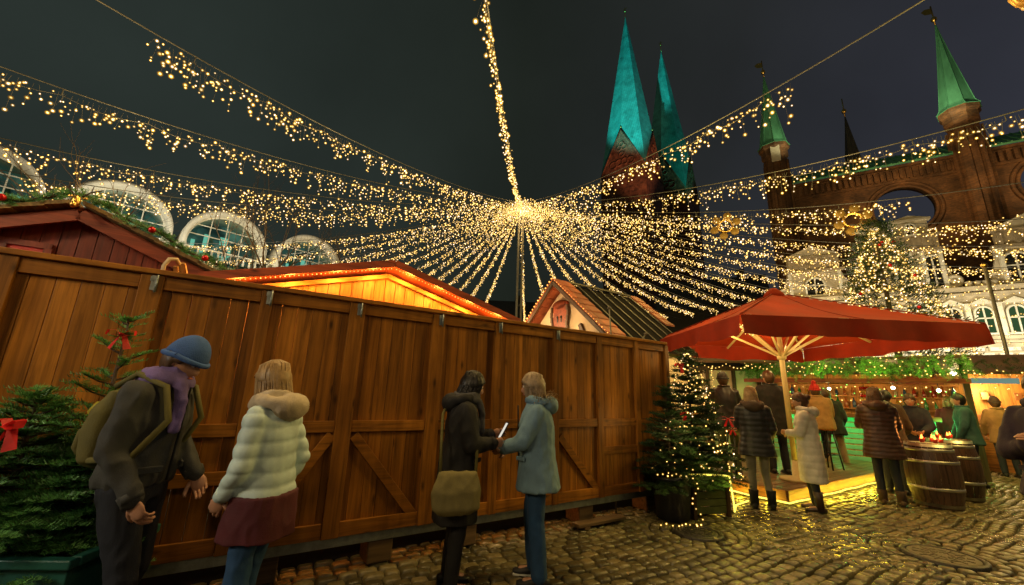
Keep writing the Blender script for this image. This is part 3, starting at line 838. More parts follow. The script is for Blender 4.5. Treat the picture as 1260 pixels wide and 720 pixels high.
# ------------------------------------------------------------------ department store with four barrel-vaulted glass gables
def teal_glow():
    m, nt, out = nm('lit interior seen through glass')
    tc = nt.nodes.new('ShaderNodeTexCoord')
    n1 = nd(nt, 'ShaderNodeTexNoise', i_Scale=.7, i_Detail=3); nt.links.new(tc.outputs['Object'], n1.inputs['Vector'])
    vo = nd(nt, 'ShaderNodeTexVoronoi', i_Scale=1.6); vo.distance = 'CHEBYCHEV'; nt.links.new(tc.outputs['Object'], vo.inputs['Vector'])
    r = ramp(nt, n1.outputs['Fac'], [(.3, (.016, .040, .032)), (.5, (.040, .105, .082)), (.68, (.12, .28, .20)), (.8, (.40, .52, .26))])
    r2 = ramp(nt, vo.outputs['Color'], [(0, (.45,) * 3), (1, (1.2,) * 3)])
    cc = mixc(nt, 1., r.outputs[0], r2.outputs[0], 'MULTIPLY')
    e = nd(nt, 'ShaderNodeEmission', i_Strength=.75); nt.links.new(cc, e.inputs[0]); nt.links.new(e.outputs[0], out.inputs[0])
    m.cycles.emission_sampling = 'NONE'
    return m
def pane_mat():
    m, nt, out = nm('glass pane')
    t = nt.nodes.new('ShaderNodeBsdfTransparent'); t.inputs[0].default_value = (.85, .95, .92, 1)
    g = nd(nt, 'ShaderNodeBsdfGlossy', i_Roughness=.03); lw = nd(nt, 'ShaderNodeFresnel', i_IOR=1.45)
    mx = nt.nodes.new('ShaderNodeMixShader'); nt.links.new(lw.outputs[0], mx.inputs[0]); nt.links.new(t.outputs[0], mx.inputs[1]); nt.links.new(g.outputs[0], mx.inputs[2])
    nt.links.new(mx.outputs[0], out.inputs[0]); return m
M['pane'] = pane_mat()
AROT = math.atan2(.733, .68)
t = thing('department_store', 'pale modern building with four arched glass gables glowing teal, left behind the huts', 'building', (-24.6, 22.7, 0), AROT)
MB().box((3.0, 3.2, 4.6), (24, 5.0, 9.2)).build('wall', M['dark'], t)
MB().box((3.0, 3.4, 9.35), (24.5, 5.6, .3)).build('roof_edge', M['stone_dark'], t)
glow = teal_glow()
glow_bright = em('bright shop floor', (.16, .50, .36), 1.0)
for ai, (cx, R) in enumerate(((-4.95, 2.5), (.55, 2.5), (6.0, 2.5), (11.6, 2.5))):
    zc = 10.7; seg = 36
    b = MB()
    prof = [(math.cos(a), math.sin(a)) for a in np.linspace(-.35, PI + .35, seg + 1)]
    def ring(r0_, r1_, y0, y1):
        vs = []; fs = []
        for c_, s_ in prof:
            vs += [(cx + r0_ * c_, y0, zc + r0_ * s_), (cx + r1_ * c_, y0, zc + r1_ * s_), (cx + r1_ * c_, y1, zc + r1_ * s_), (cx + r0_ * c_, y1, zc + r0_ * s_)]
        for i in range(seg):
            o_ = i * 4
            for k in range(4):
                fs.append((o_ + k, o_ + (k + 1) % 4, o_ + 4 + (k + 1) % 4, o_ + 4 + k))
        return vs, fs
    b.add(*ring(R - .30, R, -.75, 3.2), 0, True)
    vault = b.build('vault', M['white'], t, fix=True)
    b = MB(); b.add(*ring(R - .40, R - .30, .0, .12))
    for dx in (-.95, .0, .95):
        hh = math.sqrt((R - .34) ** 2 - dx ** 2)
        b.box((cx + dx, .06, zc + (hh - .9) / 2), (.055, .07, hh + .9))
    for dz in (-.4, .55, 1.25):
        ww = math.sqrt((R - .34) ** 2 - dz ** 2)
        b.box((cx, .04, zc + dz), (2 * ww, .05, .06))
    b.build('glazing_bars', M['white'], vault, fix=True)
    b = MB(); vs = [(cx + (R - .3) * c_, .09, zc + (R - .3) * s_) for c_, s_ in prof]; b.add(vs, [tuple(range(len(vs)))]); b.build('pane', M['pane'], vault)
    b = MB(); vs = [(cx + (R - .28) * c_, 2.2, zc + (R - .28) * s_) for c_, s_ in prof]; b.add(vs, [tuple(range(len(vs)))]); b.build('lit_interior', glow, vault)
    b = MB()
    if ai >= 2:
        for k in range(9):
            x = cx + rnd.uniform(-1.6, 1.6); z = zc + rnd.uniform(-.7, 1.1)
            b.box((x, 2.15, z), (rnd.uniform(.15, .5), .04, rnd.uniform(.4, 1.1)))
    else:
        b.box((cx, 2.1, zc + .75), (3.2, .06, .12))
    b.build('shop_lighting', glow_bright, vault)
    b = MB()
    b.box((cx - .6, 1.6, zc - .2), (.3, .3, 2.2)); b.box((cx + .9, 1.8, zc - .3), (.2, .3, 2.6)); b.box((cx, 1.4, zc - .75), (4., .5, .12))
    b.build('interior_frame', M['greenpaint'], vault)
b = MB()
for i in range(60):
    b.lathe([(.05, 0), (.09, .15), (.05, .35), (.07, .6)], (-8 + i * .38, -.55, 9.5), 8)
b.box((3.2, -.55, 10.15), (23, .2, .1))
b.build('balustrade', M['white'], t)

# ------------------------------------------------------------------ church with two copper spires
def spire_copper(name, c):
    m, nt, out = nm(name)
    b = nt.nodes.new('ShaderNodeBsdfPrincipled'); tc = nt.nodes.new('ShaderNodeTexCoord')
    n1 = nd(nt, 'ShaderNodeTexNoise', i_Scale=.35, i_Detail=6, i_Roughness=.65); nt.links.new(tc.outputs['Object'], n1.inputs['Vector'])
    r = ramp(nt, n1.outputs['Fac'], [(.28, [x * .5 for x in c]), (.55, c), (.75, [min(1, x * 1.35) for x in c])])
    n2 = nd(nt, 'ShaderNodeTexNoise', i_Scale=.28, i_Detail=8, i_Roughness=.72, i_Distortion=1.2); nt.links.new(tc.outputs['Object'], n2.inputs['Vector'])
    r2 = ramp(nt, n2.outputs['Fac'], [(.63, (0, 0, 0)), (.66, (1, 1, 1))])
    cc = mixc(nt, r2.outputs[0], r.outputs[0], (.006, .012, .012))
    wv = nd(nt, 'ShaderNodeTexWave', i_Scale=.55, i_Distortion=.4); wv.bands_direction = 'Z'; nt.links.new(tc.outputs['Object'], wv.inputs['Vector'])
    r3 = ramp(nt, wv.outputs['Fac'], [(.0, (.7,) * 3), (.12, (1,) * 3)])
    cc = mixc(nt, 1., cc, r3.outputs[0], 'MULTIPLY')
    sx_ = nd(nt, 'ShaderNodeSeparateXYZ'); cx_ = nd(nt, 'ShaderNodeCombineXYZ'); ax_ = nd(nt, 'ShaderNodeMath', operation='SUBTRACT')
    nt.links.new(tc.outputs['Object'], sx_.inputs[0]); nt.links.new(sx_.outputs[0], ax_.inputs[0]); nt.links.new(sx_.outputs[1], ax_.inputs[1])
    nt.links.new(sx_.outputs[2], cx_.inputs[0]); nt.links.new(ax_.outputs[0], cx_.inputs[1])
    bk = nd(nt, 'ShaderNodeTexBrick', i_Scale=.45); bk.inputs['Color1'].default_value = (1, 1, 1, 1); bk.inputs['Color2'].default_value = (.84, .88, .9, 1); bk.inputs['Mortar'].default_value = (.72, .75, .76, 1); bk.inputs['Mortar Size'].default_value = .03
    nt.links.new(cx_.outputs[0], bk.inputs['Vector']); cc = mixc(nt, 1., cc, bk.outputs[0], 'MULTIPLY')
    nt.links.new(cc, b.inputs['Base Color']); b.inputs['Roughness'].default_value = .5
    nt.links.new(b.outputs[0], out.inputs[0]); return m
M['spire'] = spire_copper('flood-lit verdigris plates', (.08, .50, .44))
vv = V((.281, .960)); pv = V((.960, -.281)); al = math.radians(24)
eL = (-pv * math.cos(al) + vv * math.sin(al)); eR = (pv * math.sin(al) + vv * math.cos(al)); W = 16.5
Nn = V((43.0, 121.3)); C1 = Nn + eL * 14.3 / 2 + eR * 14.3 / 2
church = thing('church', 'brick church with two tall teal-lit copper spires and triangular gables', 'church', (C1.x, C1.y, 0), math.atan2(-eL.y, -eL.x))
# local frame: x = -eL (to the right), y = eR (away)
def tower(dx, dy, ztip):
    h = W / 2
    b = MB(); b.box((dx, dy, 38), (W, W, 76)); tw = b.build('tower', M['brick_church'], church)
    zc, zg = 76.5, 93.5
    cs = [(-h, -h), (h, -h), (h, h), (-h, h)]
    b = MB()
    for i in range(4):
        a, c_ = cs[i], cs[(i + 1) % 4]; m_ = ((a[0] + c_[0]) / 2, (a[1] + c_[1]) / 2)
        k = 1.0
        b.add([(dx + a[0] * .985, dy + a[1] * .985, zc), (dx + c_[0] * .985, dy + c_[1] * .985, zc), (dx + m_[0] * .985, dy + m_[1] * .985, zg)], [(0, 1, 2)])
    gb = b.build('gable', M['brick_church'], tw)
    b = MB()                                              # blind tracery: rings and lancets standing proud of the gable
    for i in range(4):
        a, c_ = V(cs[i]), V(cs[(i + 1) % 4]); m_ = (a + c_) / 2; dirv = (c_ - a).normalized(); nrm = V((dirv.y, -dirv.x))
        def rg(u, z, r):
            pts = [(dx + m_.x + dirv.x * (u + r * math.cos(q)) + nrm.x * .02, dy + m_.y + dirv.y * (u + r * math.cos(q)) + nrm.y * .02, z + r * math.sin(q)) for q in np.linspace(0, 2 * PI, 17)]
            b.tube(pts, .28, 5, caps=False)
        for u, z, r in ((-.9, 86, .9), (.9, 86, .9), (0, 87.4, .9), (-3.2, 80, 1.3), (-1.1, 80.4, 1.2), (1.1, 80.4, 1.2), (3.2, 80, 1.3), (0, 83.4, .9)): rg(u, z, r)
        for sg in (-1, 1):
            e0 = m_ + dirv * sg * W / 2
            b.tube([(dx + e0.x, dy + e0.y, zc), (dx + m_.x, dy + m_.y, zg + .3)], .32, 5)
    b.build('tracery', M['brick_church'], gb)
    b = MB()
    for i in range(4):
        a, c_ = cs[i], cs[(i + 1) % 4]; m_ = ((a[0] + c_[0]) / 2, (a[1] + c_[1]) / 2)
        b.add([(dx + a[0], dy + a[1], zc + .1), (dx + m_[0] * 1.0, dy + m_[1] * 1.0, zg + .1), (dx, dy, ztip)], [(0, 1, 2)])
        b.add([(dx + m_[0], dy + m_[1], zg + .1), (dx + c_[0], dy + c_[1], zc + .1), (dx, dy, ztip)], [(0, 1, 2)])
    b.build('spire', M['spire'], tw, fix=True)
    b = MB(); b.tube([(dx, dy, ztip - .5), (dx, dy, ztip + 4.5)], .14, 6); b.ico((dx, dy, ztip + 2.6), .55); b.bar((dx - .9, dy, ztip + 3.8), (dx + .9, dy, ztip + 3.8), .15, .15)
    b.build('finial', M['gold'], tw)
    b = MB()
    for i in range(4):
        a, c_ = cs[i], cs[(i + 1) % 4]; b.ico((dx + (a[0] + c_[0]) / 2, dy + (a[1] + c_[1]) / 2, zg + .8), .42)
    b.build('gable_knob', M['gold'], tw)
tower(0, 0, 150.5)
Rm = Matrix.Rotation(-church.rotation_euler.z, 2)
d2 = Rm @ (V((62.4, 147.0)) - C1)
tower(d2.x, d2.y, 150.5)
MB().box((d2.x * .5 + 18, d2.y * .5, 13), (50, 22, 26)).build('nave', M['brick_church'], church)

# ------------------------------------------------------------------ town hall: brick screen wall with turrets
TD = V((-.86, .51)); TROT = math.atan2(TD.y, TD.x); TO = V((34.56, 27.23))
th = thing('town_hall', 'brick town hall screen wall with round openings and green-spired turrets', 'building', (TO.x, TO.y, 0), TROT)
b = MB(); b.box((1.2, 0, 10.1), (20.4, .7, 20.2)); wall = b.build('wall', M['brick'], th)
for sx, sz, r in ((4.2, 16.5, 1.9), (-3.75, 17.1, 1.75)):
    c_ = MB(); c_.lathe([(r, -2), (r, 2)], seg=40); o = c_.build('opening_cutter', M['brick'], th, loc=(sx, 0, sz)); o.rotation_euler = (PI / 2, 0, 0)
    bpy.context.view_layer.update(); boolean_cut(wall, o)
    b = MB()
    for rr, y in ((r + .02, .38), (r + .32, .37)):
        b.tube([(sx + rr * math.cos(a), y, sz + rr * math.sin(a)) for a in np.linspace(0, 2 * PI, 41)], .12, 6, caps=False)
    b.build('round_moulding', M['brick'], wall)
b = MB()
for i in range(52):                                       # corbel table under the eaves
    x = -8.9 + i * .39
    b.box((x, .42, 19.5), (.2, .18, .9)); b.box((x + .195, .40, 19.92), (.39, .14, .1))
b.box((1.2, .44, 20.12), (20.4, .28, .2)); b.box((1.2, .40, 18.85), (20.4, .12, .14)); b.box((1.2, .40, 14.4), (20.4, .12, .18))
b.build('corbel_table', M['brick'], wall)
b = MB(); b.add([(-9, .62, 20.24), (11.4, .62, 20.24), (11.4, -1.8, 22.0), (-9, -1.8, 22.0), (-9, .62, 20.4), (11.4, .62, 20.4), (11.4, -1.8, 22.2), (-9, -1.8, 22.2)], [(0, 1, 2, 3), (7, 6, 5, 4), (0, 4, 5, 1), (1, 5, 6, 2), (2, 6, 7, 3), (3, 7, 4, 0)])
for i in range(40):
    x = -8.8 + i * .51; b.bar((x, .63, 20.43), (x, -1.7, 22.2), .05, .06)
b.build('copper_roof', M['copper'], th, fix=True)
def turret(s, y, z0, zb, ztip, r, spm, lean=0., flag=True, part='turret'):
    b = MB(); b.lathe([(r * .92, z0), (r * .92, zb - 1.3), (r * 1.05, zb - 1.1), (r * 1.05, zb - .5), (r * 1.22, zb - .3), (r * 1.22, zb)], (s, y, 0), 8, smooth=False)
    for k in range(8):
        a = k * PI / 4 + PI / 8
        b.box((s + r * .95 * math.cos(a), y + r * .95 * math.sin(a), (z0 + zb) / 2 - .8), (.16, .16, zb - z0 - 1.6), rz=a)
    tu = b.build(part, M['brick'], th)
    b = MB(); pr = [(r * 1.28, zb), (r * 1.12, zb + .25)] + [(r * 1.06 * (1 - f) ** 1.08 + .015, zb + .25 + (ztip - zb - .25) * f) for f in np.linspace(0.02, 1, 10)]
    b.lathe(pr, (s, y, 0), 8, smooth=False)
    for k in range(8):
        a = k * PI / 4
        b.tube([(s + q[0] * math.cos(a), y + q[0] * math.sin(a), q[1]) for q in pr], .035, 4, caps=False)
    b.build('spire', spm, tu)
    b = MB(); b.tube([(s, y, ztip - .2), (s, y, ztip + 1.9)], .05, 6); b.ell((s, y, ztip + .55), (.2, .2, .24), 12, 8)
    if flag: b.add([(s, y, ztip + 1.1), (s + .45, y, ztip + 1.2), (s + .65, y, ztip + 1.55), (s + .4, y, ztip + 1.75), (s, y, ztip + 1.7)], [(0, 1, 2, 3, 4)])
    b.build('finial', M['gold'], tu)
turret(0, .5, 0, 23.75, 32.1, .98, M['copper'])
turret(12.1, .4, 0, 24.3, 32.2, 1.0, M['copper'])
turret(6.0, -2.6, 18, 22.0, 27.6, .62, M['slate'], flag=False)
MB().box((12.1, 1.42, 23.2), (.7, .06, 1.6)).build('pale_panel', M['stone'], th)

# ------------------------------------------------------------------ renaissance front standing before the town hall
LO = V((26.45, 24.42))
lg = thing('renaissance_facade', 'pale stone renaissance front with three ornate gables and rows of windows', 'building', (LO.x, LO.y, 0), TROT)
b = MB(); b.box((1.5, -.6, 4.2), (17, 1.0, 8.2)); b.build('wall', M['stone'], lg)
b = MB()
for z, h, y in ((8.42, .26, .10), (8.12, .12, .02), (5.45, .2, .06), (5.2, .1, .02)): b.box((1.5, y, z), (17.2, .38, h))
b.build('cornice', M['stone'], lg)
def arched_window(parent, x, z0, z1, w, y, bars=True, mat_=None):
    zt = z1 - w / 2
    pts = [(x - w / 2, z0), (x + w / 2, z0)] + [(x + w / 2 * math.cos(a), zt + w / 2 * math.sin(a)) for a in np.linspace(0, PI, 11)]
    b = MB(); b.prism(pts, y, y + .02); f = b.build('window', mat_ or M['glass_dark'], parent, fix=True)
    b = MB()
    b.tube([(x - w / 2, y + .06, z0)] + [(p[0], y + .06, p[1]) for p in reversed(pts[2:])] + [(x + w / 2, y + .06, z0)], .07, 5)
    b.box((x, y + .05, (z0 + z1) / 2), (.07, .05, z1 - z0 - .05)); b.box((x, y + .05, z0 + (z1 - z0) * .55), (w, .05, .07))
    b.box((x, y + .1, z0 - .06), (w + .3, .2, .1))
    b.build('frame', M['white'], f)
    return f
def gable(cx, w, zc, zt, wins, ped=True, scroll=True):
    b = MB(); y = -.15
    b.box((cx, y - .2, (8.5 + zc) / 2), (w, .4, zc - 8.5))
    g_ = b.build('gable', M['stone'], lg)
    b = MB()
    b.box((cx, y + .08, zc + .05), (w + .35, .3, .16)); b.box((cx, y + .05, zc + .55), (w * .98, .18, .9)); b.box((cx, y + .1, zc + 1.05), (w + .3, .34, .12))
    for k in range(5): b.box((cx + (k - 2) * w * .215, y + .17, zc + .55), (.22, .1, .75))
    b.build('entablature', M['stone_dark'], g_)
    b = MB()
    for sx in (-.46, -.12, .12, .46) if wins == 2 else (-.46, .46): MB().box((cx + sx * w, y + .09, (8.6 + zc) / 2), (.2, .14, zc - 8.7)).build('pilaster', M['white'], g_)
    if zt > zc + 2.2:                                     # attic storey with its own pediment
        b = MB(); b.box((cx, y - .1, zc + 1.6), (w * .72, .3, 1.1)); b.box((cx, y + .05, zc + 2.15), (w * .85, .4, .14))
        b.prism([(cx - w * .42, zc + 2.22), (cx + w * .42, zc + 2.22), (cx, zt)], y - .2, y + .18)
        b.build('attic', M['stone'], g_, fix=True)
        arched_window(g_, cx, zc + 1.15, zc + 1.95, .5, y + .08)
        sw = w * .40
    else:
        b = MB(); b.prism([(cx - w * .5, zc + 1.1), (cx + w * .5, zc + 1.1), (cx, zt)], y - .2, y + .2)
        b.tube([(cx - w * .5, y + .22, zc + 1.15), (cx, y + .22, zt), (cx + w * .5, y + .22, zc + 1.15)], .07, 5)
        b.build('pediment', M['stone'], g_, fix=True)
    if wins == 2:
        for sx in (-.29, .29): arched_window(g_, cx + sx * w, 8.75, zc - .35, w * .34, y + .02)
    else: arched_window(g_, cx, 8.8, zc - .45, w * .36, y + .02)
    if scroll:
        for sg in (-1, 1):
            b = MB(); px = cx + sg * (w / 2 + .28)
            b.lathe([(.42, 0), (.42, .22), (.30, .26), (.28, .2), (.12, .2), (.1, .28), (.001, .28)], seg=20)
            o = b.build('volute', M['stone'], g_, loc=(px, y - .12, 9.05)); o.rotation_euler = (-PI / 2, 0, 0)
            b = MB(); b.prism([(cx + sg * w / 2, 8.5), (cx + sg * (w / 2 + .7), 8.5), (cx + sg * (w / 2 + .28), 9.5), (cx + sg * w / 2, 10.5)], y - .2, y - .02); b.build('gable_wing', M['stone'], g_, fix=True)
gable(.35, 2.45, 11.2, 13.7, 2)
gable(5.8, 3.1, 10.5, 12.35, 1)
gable(-4.9, 3.4, 10.9, 12.9, 2)
for i in range(12): MB().lathe([(.16, 0), (.2, .1), (.14, .2), (.2, .34), (.0, .42)], (-1.7 - i * .36 if i < 4 else 2.3 + (i - 4) * .3, .0, 8.55), 10).build('parapet_ball', M['stone'], lg)
nl = thing('facade_light_net', 'golden fairy lights strung in rows across the pale renaissance front', 'light string', (LO.x, LO.y, 0), TROT)
P = []
for r_ in range(13):
    z0 = 4.9 + r_ * .6
    for k in range(120):
        s_ = -6.4 + 15.5 * (k + random.Random(r_ * 99 + k).random()) / 120
        P.append((s_, .9 + .5 * random.Random(k * 7 + r_).random(), z0 + .35 * math.sin(s_ * 1.1 + r_) - random.Random(k * 31 + r_).uniform(0, .55)))
tag(bulbs('fairy_lights', P, [.05 + .03 * random.Random(i).random() for i in range(len(P))], M['fairy'], nl), kind='stuff')
for i in range(11):
    x = 8.6 - i * 1.33
    arched_window(lg, x, 5.75, 7.35, .78, -.085, mat_=M['glass_dark'] if i not in (8, 9) else em('dim green window', (.06, .13, .05), .6))
    b = MB(); b.prism([(x - .6, 7.5), (x + .6, 7.5), (x, 7.85)], -.1, .1); b.box((x + .665, .0, 6.5), (.22, .16, 2.1)); b.build('window_pediment', M['white'], lg, fix=True)
b = MB()                                                   # rusticated band of alternating blocks
for r_ in range(6):
    for i in range(22):
        b.box((9 - i * .72 - (r_ % 2) * .36, -.04, 3.15 + r_ * .33), (.5, .16, .22))
b.build('rusticated_blocks', M['white'], lg, bev=.02)
for i in range(4):
    x = -3.6 + i * 3.3
    arched_window(lg, x, .2, 3.0, 2.3, -.095, mat_=em('lit arcade', (.85, .72, .42), .55))

# ------------------------------------------------------------------ dark houses beyond the far side of the square
for i, (x, y, w, d, h, rh, rz, lab) in enumerate(((-16, 50, 12, 9, 8.5, 4.5, .25, 'dark gabled house far behind the light strings, left of the mast'), (-3, 56, 13, 9, 9.5, 4.5, .05, 'dark gabled house far behind the square, directly behind the mast foot'),
                                           (11, 55, 12, 9, 10.5, 5, -.1, 'dark gabled house far behind the half-timbered stall'), (24, 47, 11, 9, 11, 4.5, -.5, 'dark gabled house far behind the red umbrella'))):
    t = thing('town_house', lab, 'house', (x, y, 0), rz, 'dark houses across the square')
    MB().box((0, 0, h / 2), (w, d, h)).build('wall', M['dark'], t)
    b = MB(); ypoly(b, [(-d / 2 - .4, h), (d / 2 + .4, h), (0, h + rh)], -w / 2 - .3, w / 2 + .3); b.build('roof', M['slate'], t, fix=True)
    b = MB(); b.box((w * .3, 0, h + rh), (.8, .8, 1.6)); b.build('chimney', M['dark'], t)
    for k in range(5):
        for zz in (3.5, 6.3):
            MB().box((-w / 2 + w * (k + .5) / 5, -d / 2 - .01, zz), (1.0, .06, 1.5)).build('window', M['glass_dark'], t)

# ------------------------------------------------------------------ bare trees in front of the glass gables
def bare_tree(loc, h, seed, label):
    r_ = random.Random(seed)
    t = thing('bare_tree', label, 'tree', loc, 0, 'bare winter trees')
    tr = MB(); br = MB()
    def grow(p, d, L, r, lv):
        n = 4; pts = [p]; q = p.copy(); dd = d.copy()
        for i in range(n):
            dd = (dd + V((r_.uniform(-.16, .16), r_.uniform(-.16, .16), r_.uniform(-.03, .14)))).normalized(); q = q + dd * L / n; pts.append(q.copy())
        (tr if lv == 0 else br).tube(pts, [r * (1 - .45 * i / n) for i in range(n + 1)], 6 if lv < 2 else 3, caps=False)
        if lv >= 5: return
        for k in range(3 if lv < 4 else 2):
            a = r_.uniform(0, 2 * PI); sp_ = r_.uniform(.35, .75)
            x = dd.cross(V((math.cos(a), math.sin(a), .2))).normalized()
            nd_ = (dd * math.cos(sp_) + x * math.sin(sp_)).normalized()
            grow(pts[-1] if k == 0 else pts[r_.randint(2, n)], nd_, L * r_.uniform(.62, .8), r * .52, lv + 1)
    grow(V((0, 0, 0)), V((0, 0, 1)), h * .36, h * .017, 0)
    tr.build('trunk', M['bark'], t); br.build('branches', M['bark'], t)
bare_tree((-12.2, 19.2, 0), 11.5, 3, 'bare tree with branches spread before the third glass arch')
bare_tree((-16.6, 17.4, 0), 11.5, 8, 'bare tree between the second and third glass arches')
bare_tree((-9.0, 24.5, 0), 10.5, 21, 'bare tree before the farthest glass arch')

# ------------------------------------------------------------------ mast and the star of light strings
HUB = V((.44, 24, 13.4))
t = thing('mast', 'tall twin-tube steel mast in the centre carrying the light strings', 'mast', (HUB.x, HUB.y, 0))
MB().tube([(-.13, 0, 0), (-.13, 0, 13.7)], .075, 10).build('pole', M['cable'], t)
b = MB(); b.tube([(.13, 0, 0), (.13, 0, 13.7)], .06, 10)
for k in range(14): b.tube([(-.13, 0, .5 + k), (.13, 0, 1. + k * .95)], .02, 5)
b.build('lattice_tube', M['cable'], t)
MB().lathe([(.2, 0), (.45, .1), (.45, .2), (.2, .35)], (0, 0, 13.3), 20).build('head_ring', M['cable'], t)
AZL = [-150, -136, -122, -113.5, -93, -85, -77, -69, -61, -53, -46, -39, -32, -25.5, -19, -12]
AZR = [3, 12, 21, 29, 36.5, 44, 51, 57, 63, 69, 76, 83, 90, 97, 104, 111, 121, 137, 156]
ORD = 'first second third fourth fifth sixth seventh eighth ninth tenth eleventh twelfth thirteenth fourteenth fifteenth sixteenth seventeenth eighteenth nineteenth twentieth'.split()
nrs = np.random.RandomState(3)
R_RING, Z_RING, SAG = 22., 9.5, 1.0
def string_point(A, t, R=R_RING, z=Z_RING, sag=SAG):
    P = V((HUB.x + R * math.sin(A), HUB.y + R * math.cos(A), z))
    q = HUB.lerp(P, t); q.z -= 4 * sag * t * (1 - t); return q
def light_string(az, tl, text, R=R_RING, z=Z_RING, sag=SAG, tc_=1.18):
    A = math.radians(az); o = thing('fairy_light_string', text, 'light string', tuple(HUB), 0, 'icicle light strings hung from the mast')
    ux = V((math.sin(A), math.cos(A), 0)); uy = V((math.cos(A), -math.sin(A), 0))
    pts = [string_point(A, k / 24 * tc_, R, z, sag) - HUB for k in range(25)]
    b = MB(); b.tube(pts, .017, 5, caps=False)
    # clips every couple of metres and the slack feed wire between them
    L = R * 1.02
    b2 = MB(); k = 0; n = int(L * tl / 1.9)
    for k in range(n + 1):
        q = string_point(A, min(1.1, .04 + k * 1.9 / L), R, z, sag) - HUB
        b.tube([q, q - V((0, 0, .2))], .014, 4)
        if k < n:
            q2 = string_point(A, min(1.1, .04 + (k + 1) * 1.9 / L), R, z, sag) - HUB
            b2.tube([q.lerp(q2, f) - V((0, 0, .2 + .16 * math.sin(PI * f))) for f in np.linspace(0, 1, 6)], .010, 4, caps=False)
    b.build('cable', M['cable'], o); b2.build('feed_wire', M['cable'], o)
    P = []; Rr = []; wv_ = []
    x = .25
    while x < L * tl:
        seg = nrs.uniform(1.3, 2.1); e = min(x + seg, L * tl)
        while x < e:
            q = string_point(A, x / L, R, z, sag) - HUB
            far = abs(az) < 112; nb = nrs.randint(1, 5 if far else 6); dz = .16 + nrs.uniform(0, .12 if far else .25)
            for k in range(nb):
                p = q + uy * nrs.normal(0, .05) + ux * nrs.normal(0, .07) - V((0, 0, dz))
                P.append(tuple(p)); last = p; Rr.append(nrs.choice([.040, .058, .082], p=[.38, .4, .22]) * .9); dz += nrs.uniform(.06, .15) if far else nrs.uniform(.09, .22)
            c3 = q - V((0, 0, .12)); e3 = ux * .004
            wv_ += [c3 - e3, c3 + e3, last + e3, last - e3]; x += nrs.uniform(.055, .13)
        x += nrs.uniform(.03, .18)
    b3 = MB(); b3.add(wv_, [(4 * k, 4 * k + 1, 4 * k + 2, 4 * k + 3) for k in range(len(wv_) // 4)]); tag(b3.build('drop_wires', M['cable'], o), kind='stuff')
    tag(bulbs('fairy_lights', P, Rr, M['fairy'], o), kind='stuff')
for i, a in enumerate(sorted(AZL, key=lambda q: -q)):
    light_string(a, {-150: .84, -136: 1.05, -122: 1.1}.get(a, 1.02), f'golden icicle light string, {ORD[i]} to the left of the mast counted outward from the pole')
for i, a in enumerate(AZR):
    light_string(a, {156: .75, 137: .90, 121: .82, 111: .86, 104: .92}.get(a, 1.0), R={63: 25, 69: 26.5, 76: 27, 83: 27, 90: 27, 97: 27, 104: 27, 111: 26}.get(a, R_RING), z={63: 9.4, 69: 9.2, 76: 9.0, 83: 8.9, 90: 8.9, 97: 8.9, 104: 9.0, 111: 9.3}.get(a, Z_RING), text=f'golden icicle light string, {ORD[i]} to the right of the mast counted outward from the pole')
light_string(-176, .95, 'golden icicle light string climbing from the mast straight over the viewer', tc_=1.05)
tt = thing('hub_light_cluster', 'dense bright knot of fairy lights at the mast head', 'light cluster', tuple(HUB))
P = [(nrs.normal(0, .45), nrs.normal(0, .45), -abs(nrs.normal(0, .35))) for k in range(260)]
tag(bulbs('fairy_lights', P, [.065] * len(P), M['fairy'], tt), kind='stuff')
# gilded flower ornaments hanging from one string on the right
dull_gold = pm('painted dull gold', (.30, .19, .045), .5, .3)
for i, tq in enumerate((.52, .735)):
    A = math.radians(121); q = string_point(A, tq) - V((0, 0, .75))
    o = thing('sun_ornament', ['gold flower-shaped ring ornament hanging above the tall Christmas tree', 'gold flower-shaped ring ornament hanging in front of the brick turret'][i], 'ornament', tuple(q), A * 0 - .55, 'gold ring ornaments on the light strings'); o.scale = (.85, .85, .85)
    b = MB(); b.tube([(.36 * math.cos(a), 0, .36 * math.sin(a)) for a in np.linspace(0, 2 * PI, 25)], .07, 6, caps=False); b.build('ring', M['gold'], o)
    for k in range(6):
        a = k * PI / 3 + .3; b = MB(); b.ell((.60 * math.cos(a), 0, .60 * math.sin(a)), (.22, .05, .22), 12, 8); b.build('petal', dull_gold, o)
    for a in np.linspace(0, 2 * PI, 11)[:-1]: MB().ico((.36 * math.cos(a), -.08, .36 * math.sin(a)), .035).build('bulb', M['fairy'], o)
# gilded lantern at the top right
o = thing('gilded_lantern', 'ribbed golden lantern hanging at the upper right corner', 'lantern', (5.60, 3.36, 5.92), 0)
b = MB()
pr = [(.02, -.22), (.10, -.2), (.20, -.10), (.235, .02), (.22, .14), (.14, .24), (.05, .28)]
vs = []; fs = []; sg_ = 48
for r, z in pr:
    for k in range(sg_):
        a = 2 * PI * k / sg_; q = r * (1 + .07 * math.cos(a * 12)); vs.append((q * math.cos(a), q * math.sin(a), z))
for i in range(len(pr) - 1):
    for k in range(sg_): fs.append((i * sg_ + k, i * sg_ + (k + 1) % sg_, (i + 1) * sg_ + (k + 1) % sg_, (i + 1) * sg_ + k))
b.add(vs, fs, 0, True); b.build('shade', pm('amber lantern glass', (.8, .42, .08), .35, .4), o)
b = MB(); b.tube([(0, 0, .25), (0, 0, 3)], .012, 6); b.build('chain', M['black'], o); MB().ell((0, 0, -.26), (.03, .03, .05), 10, 6).build('finial', M['gold'], o)
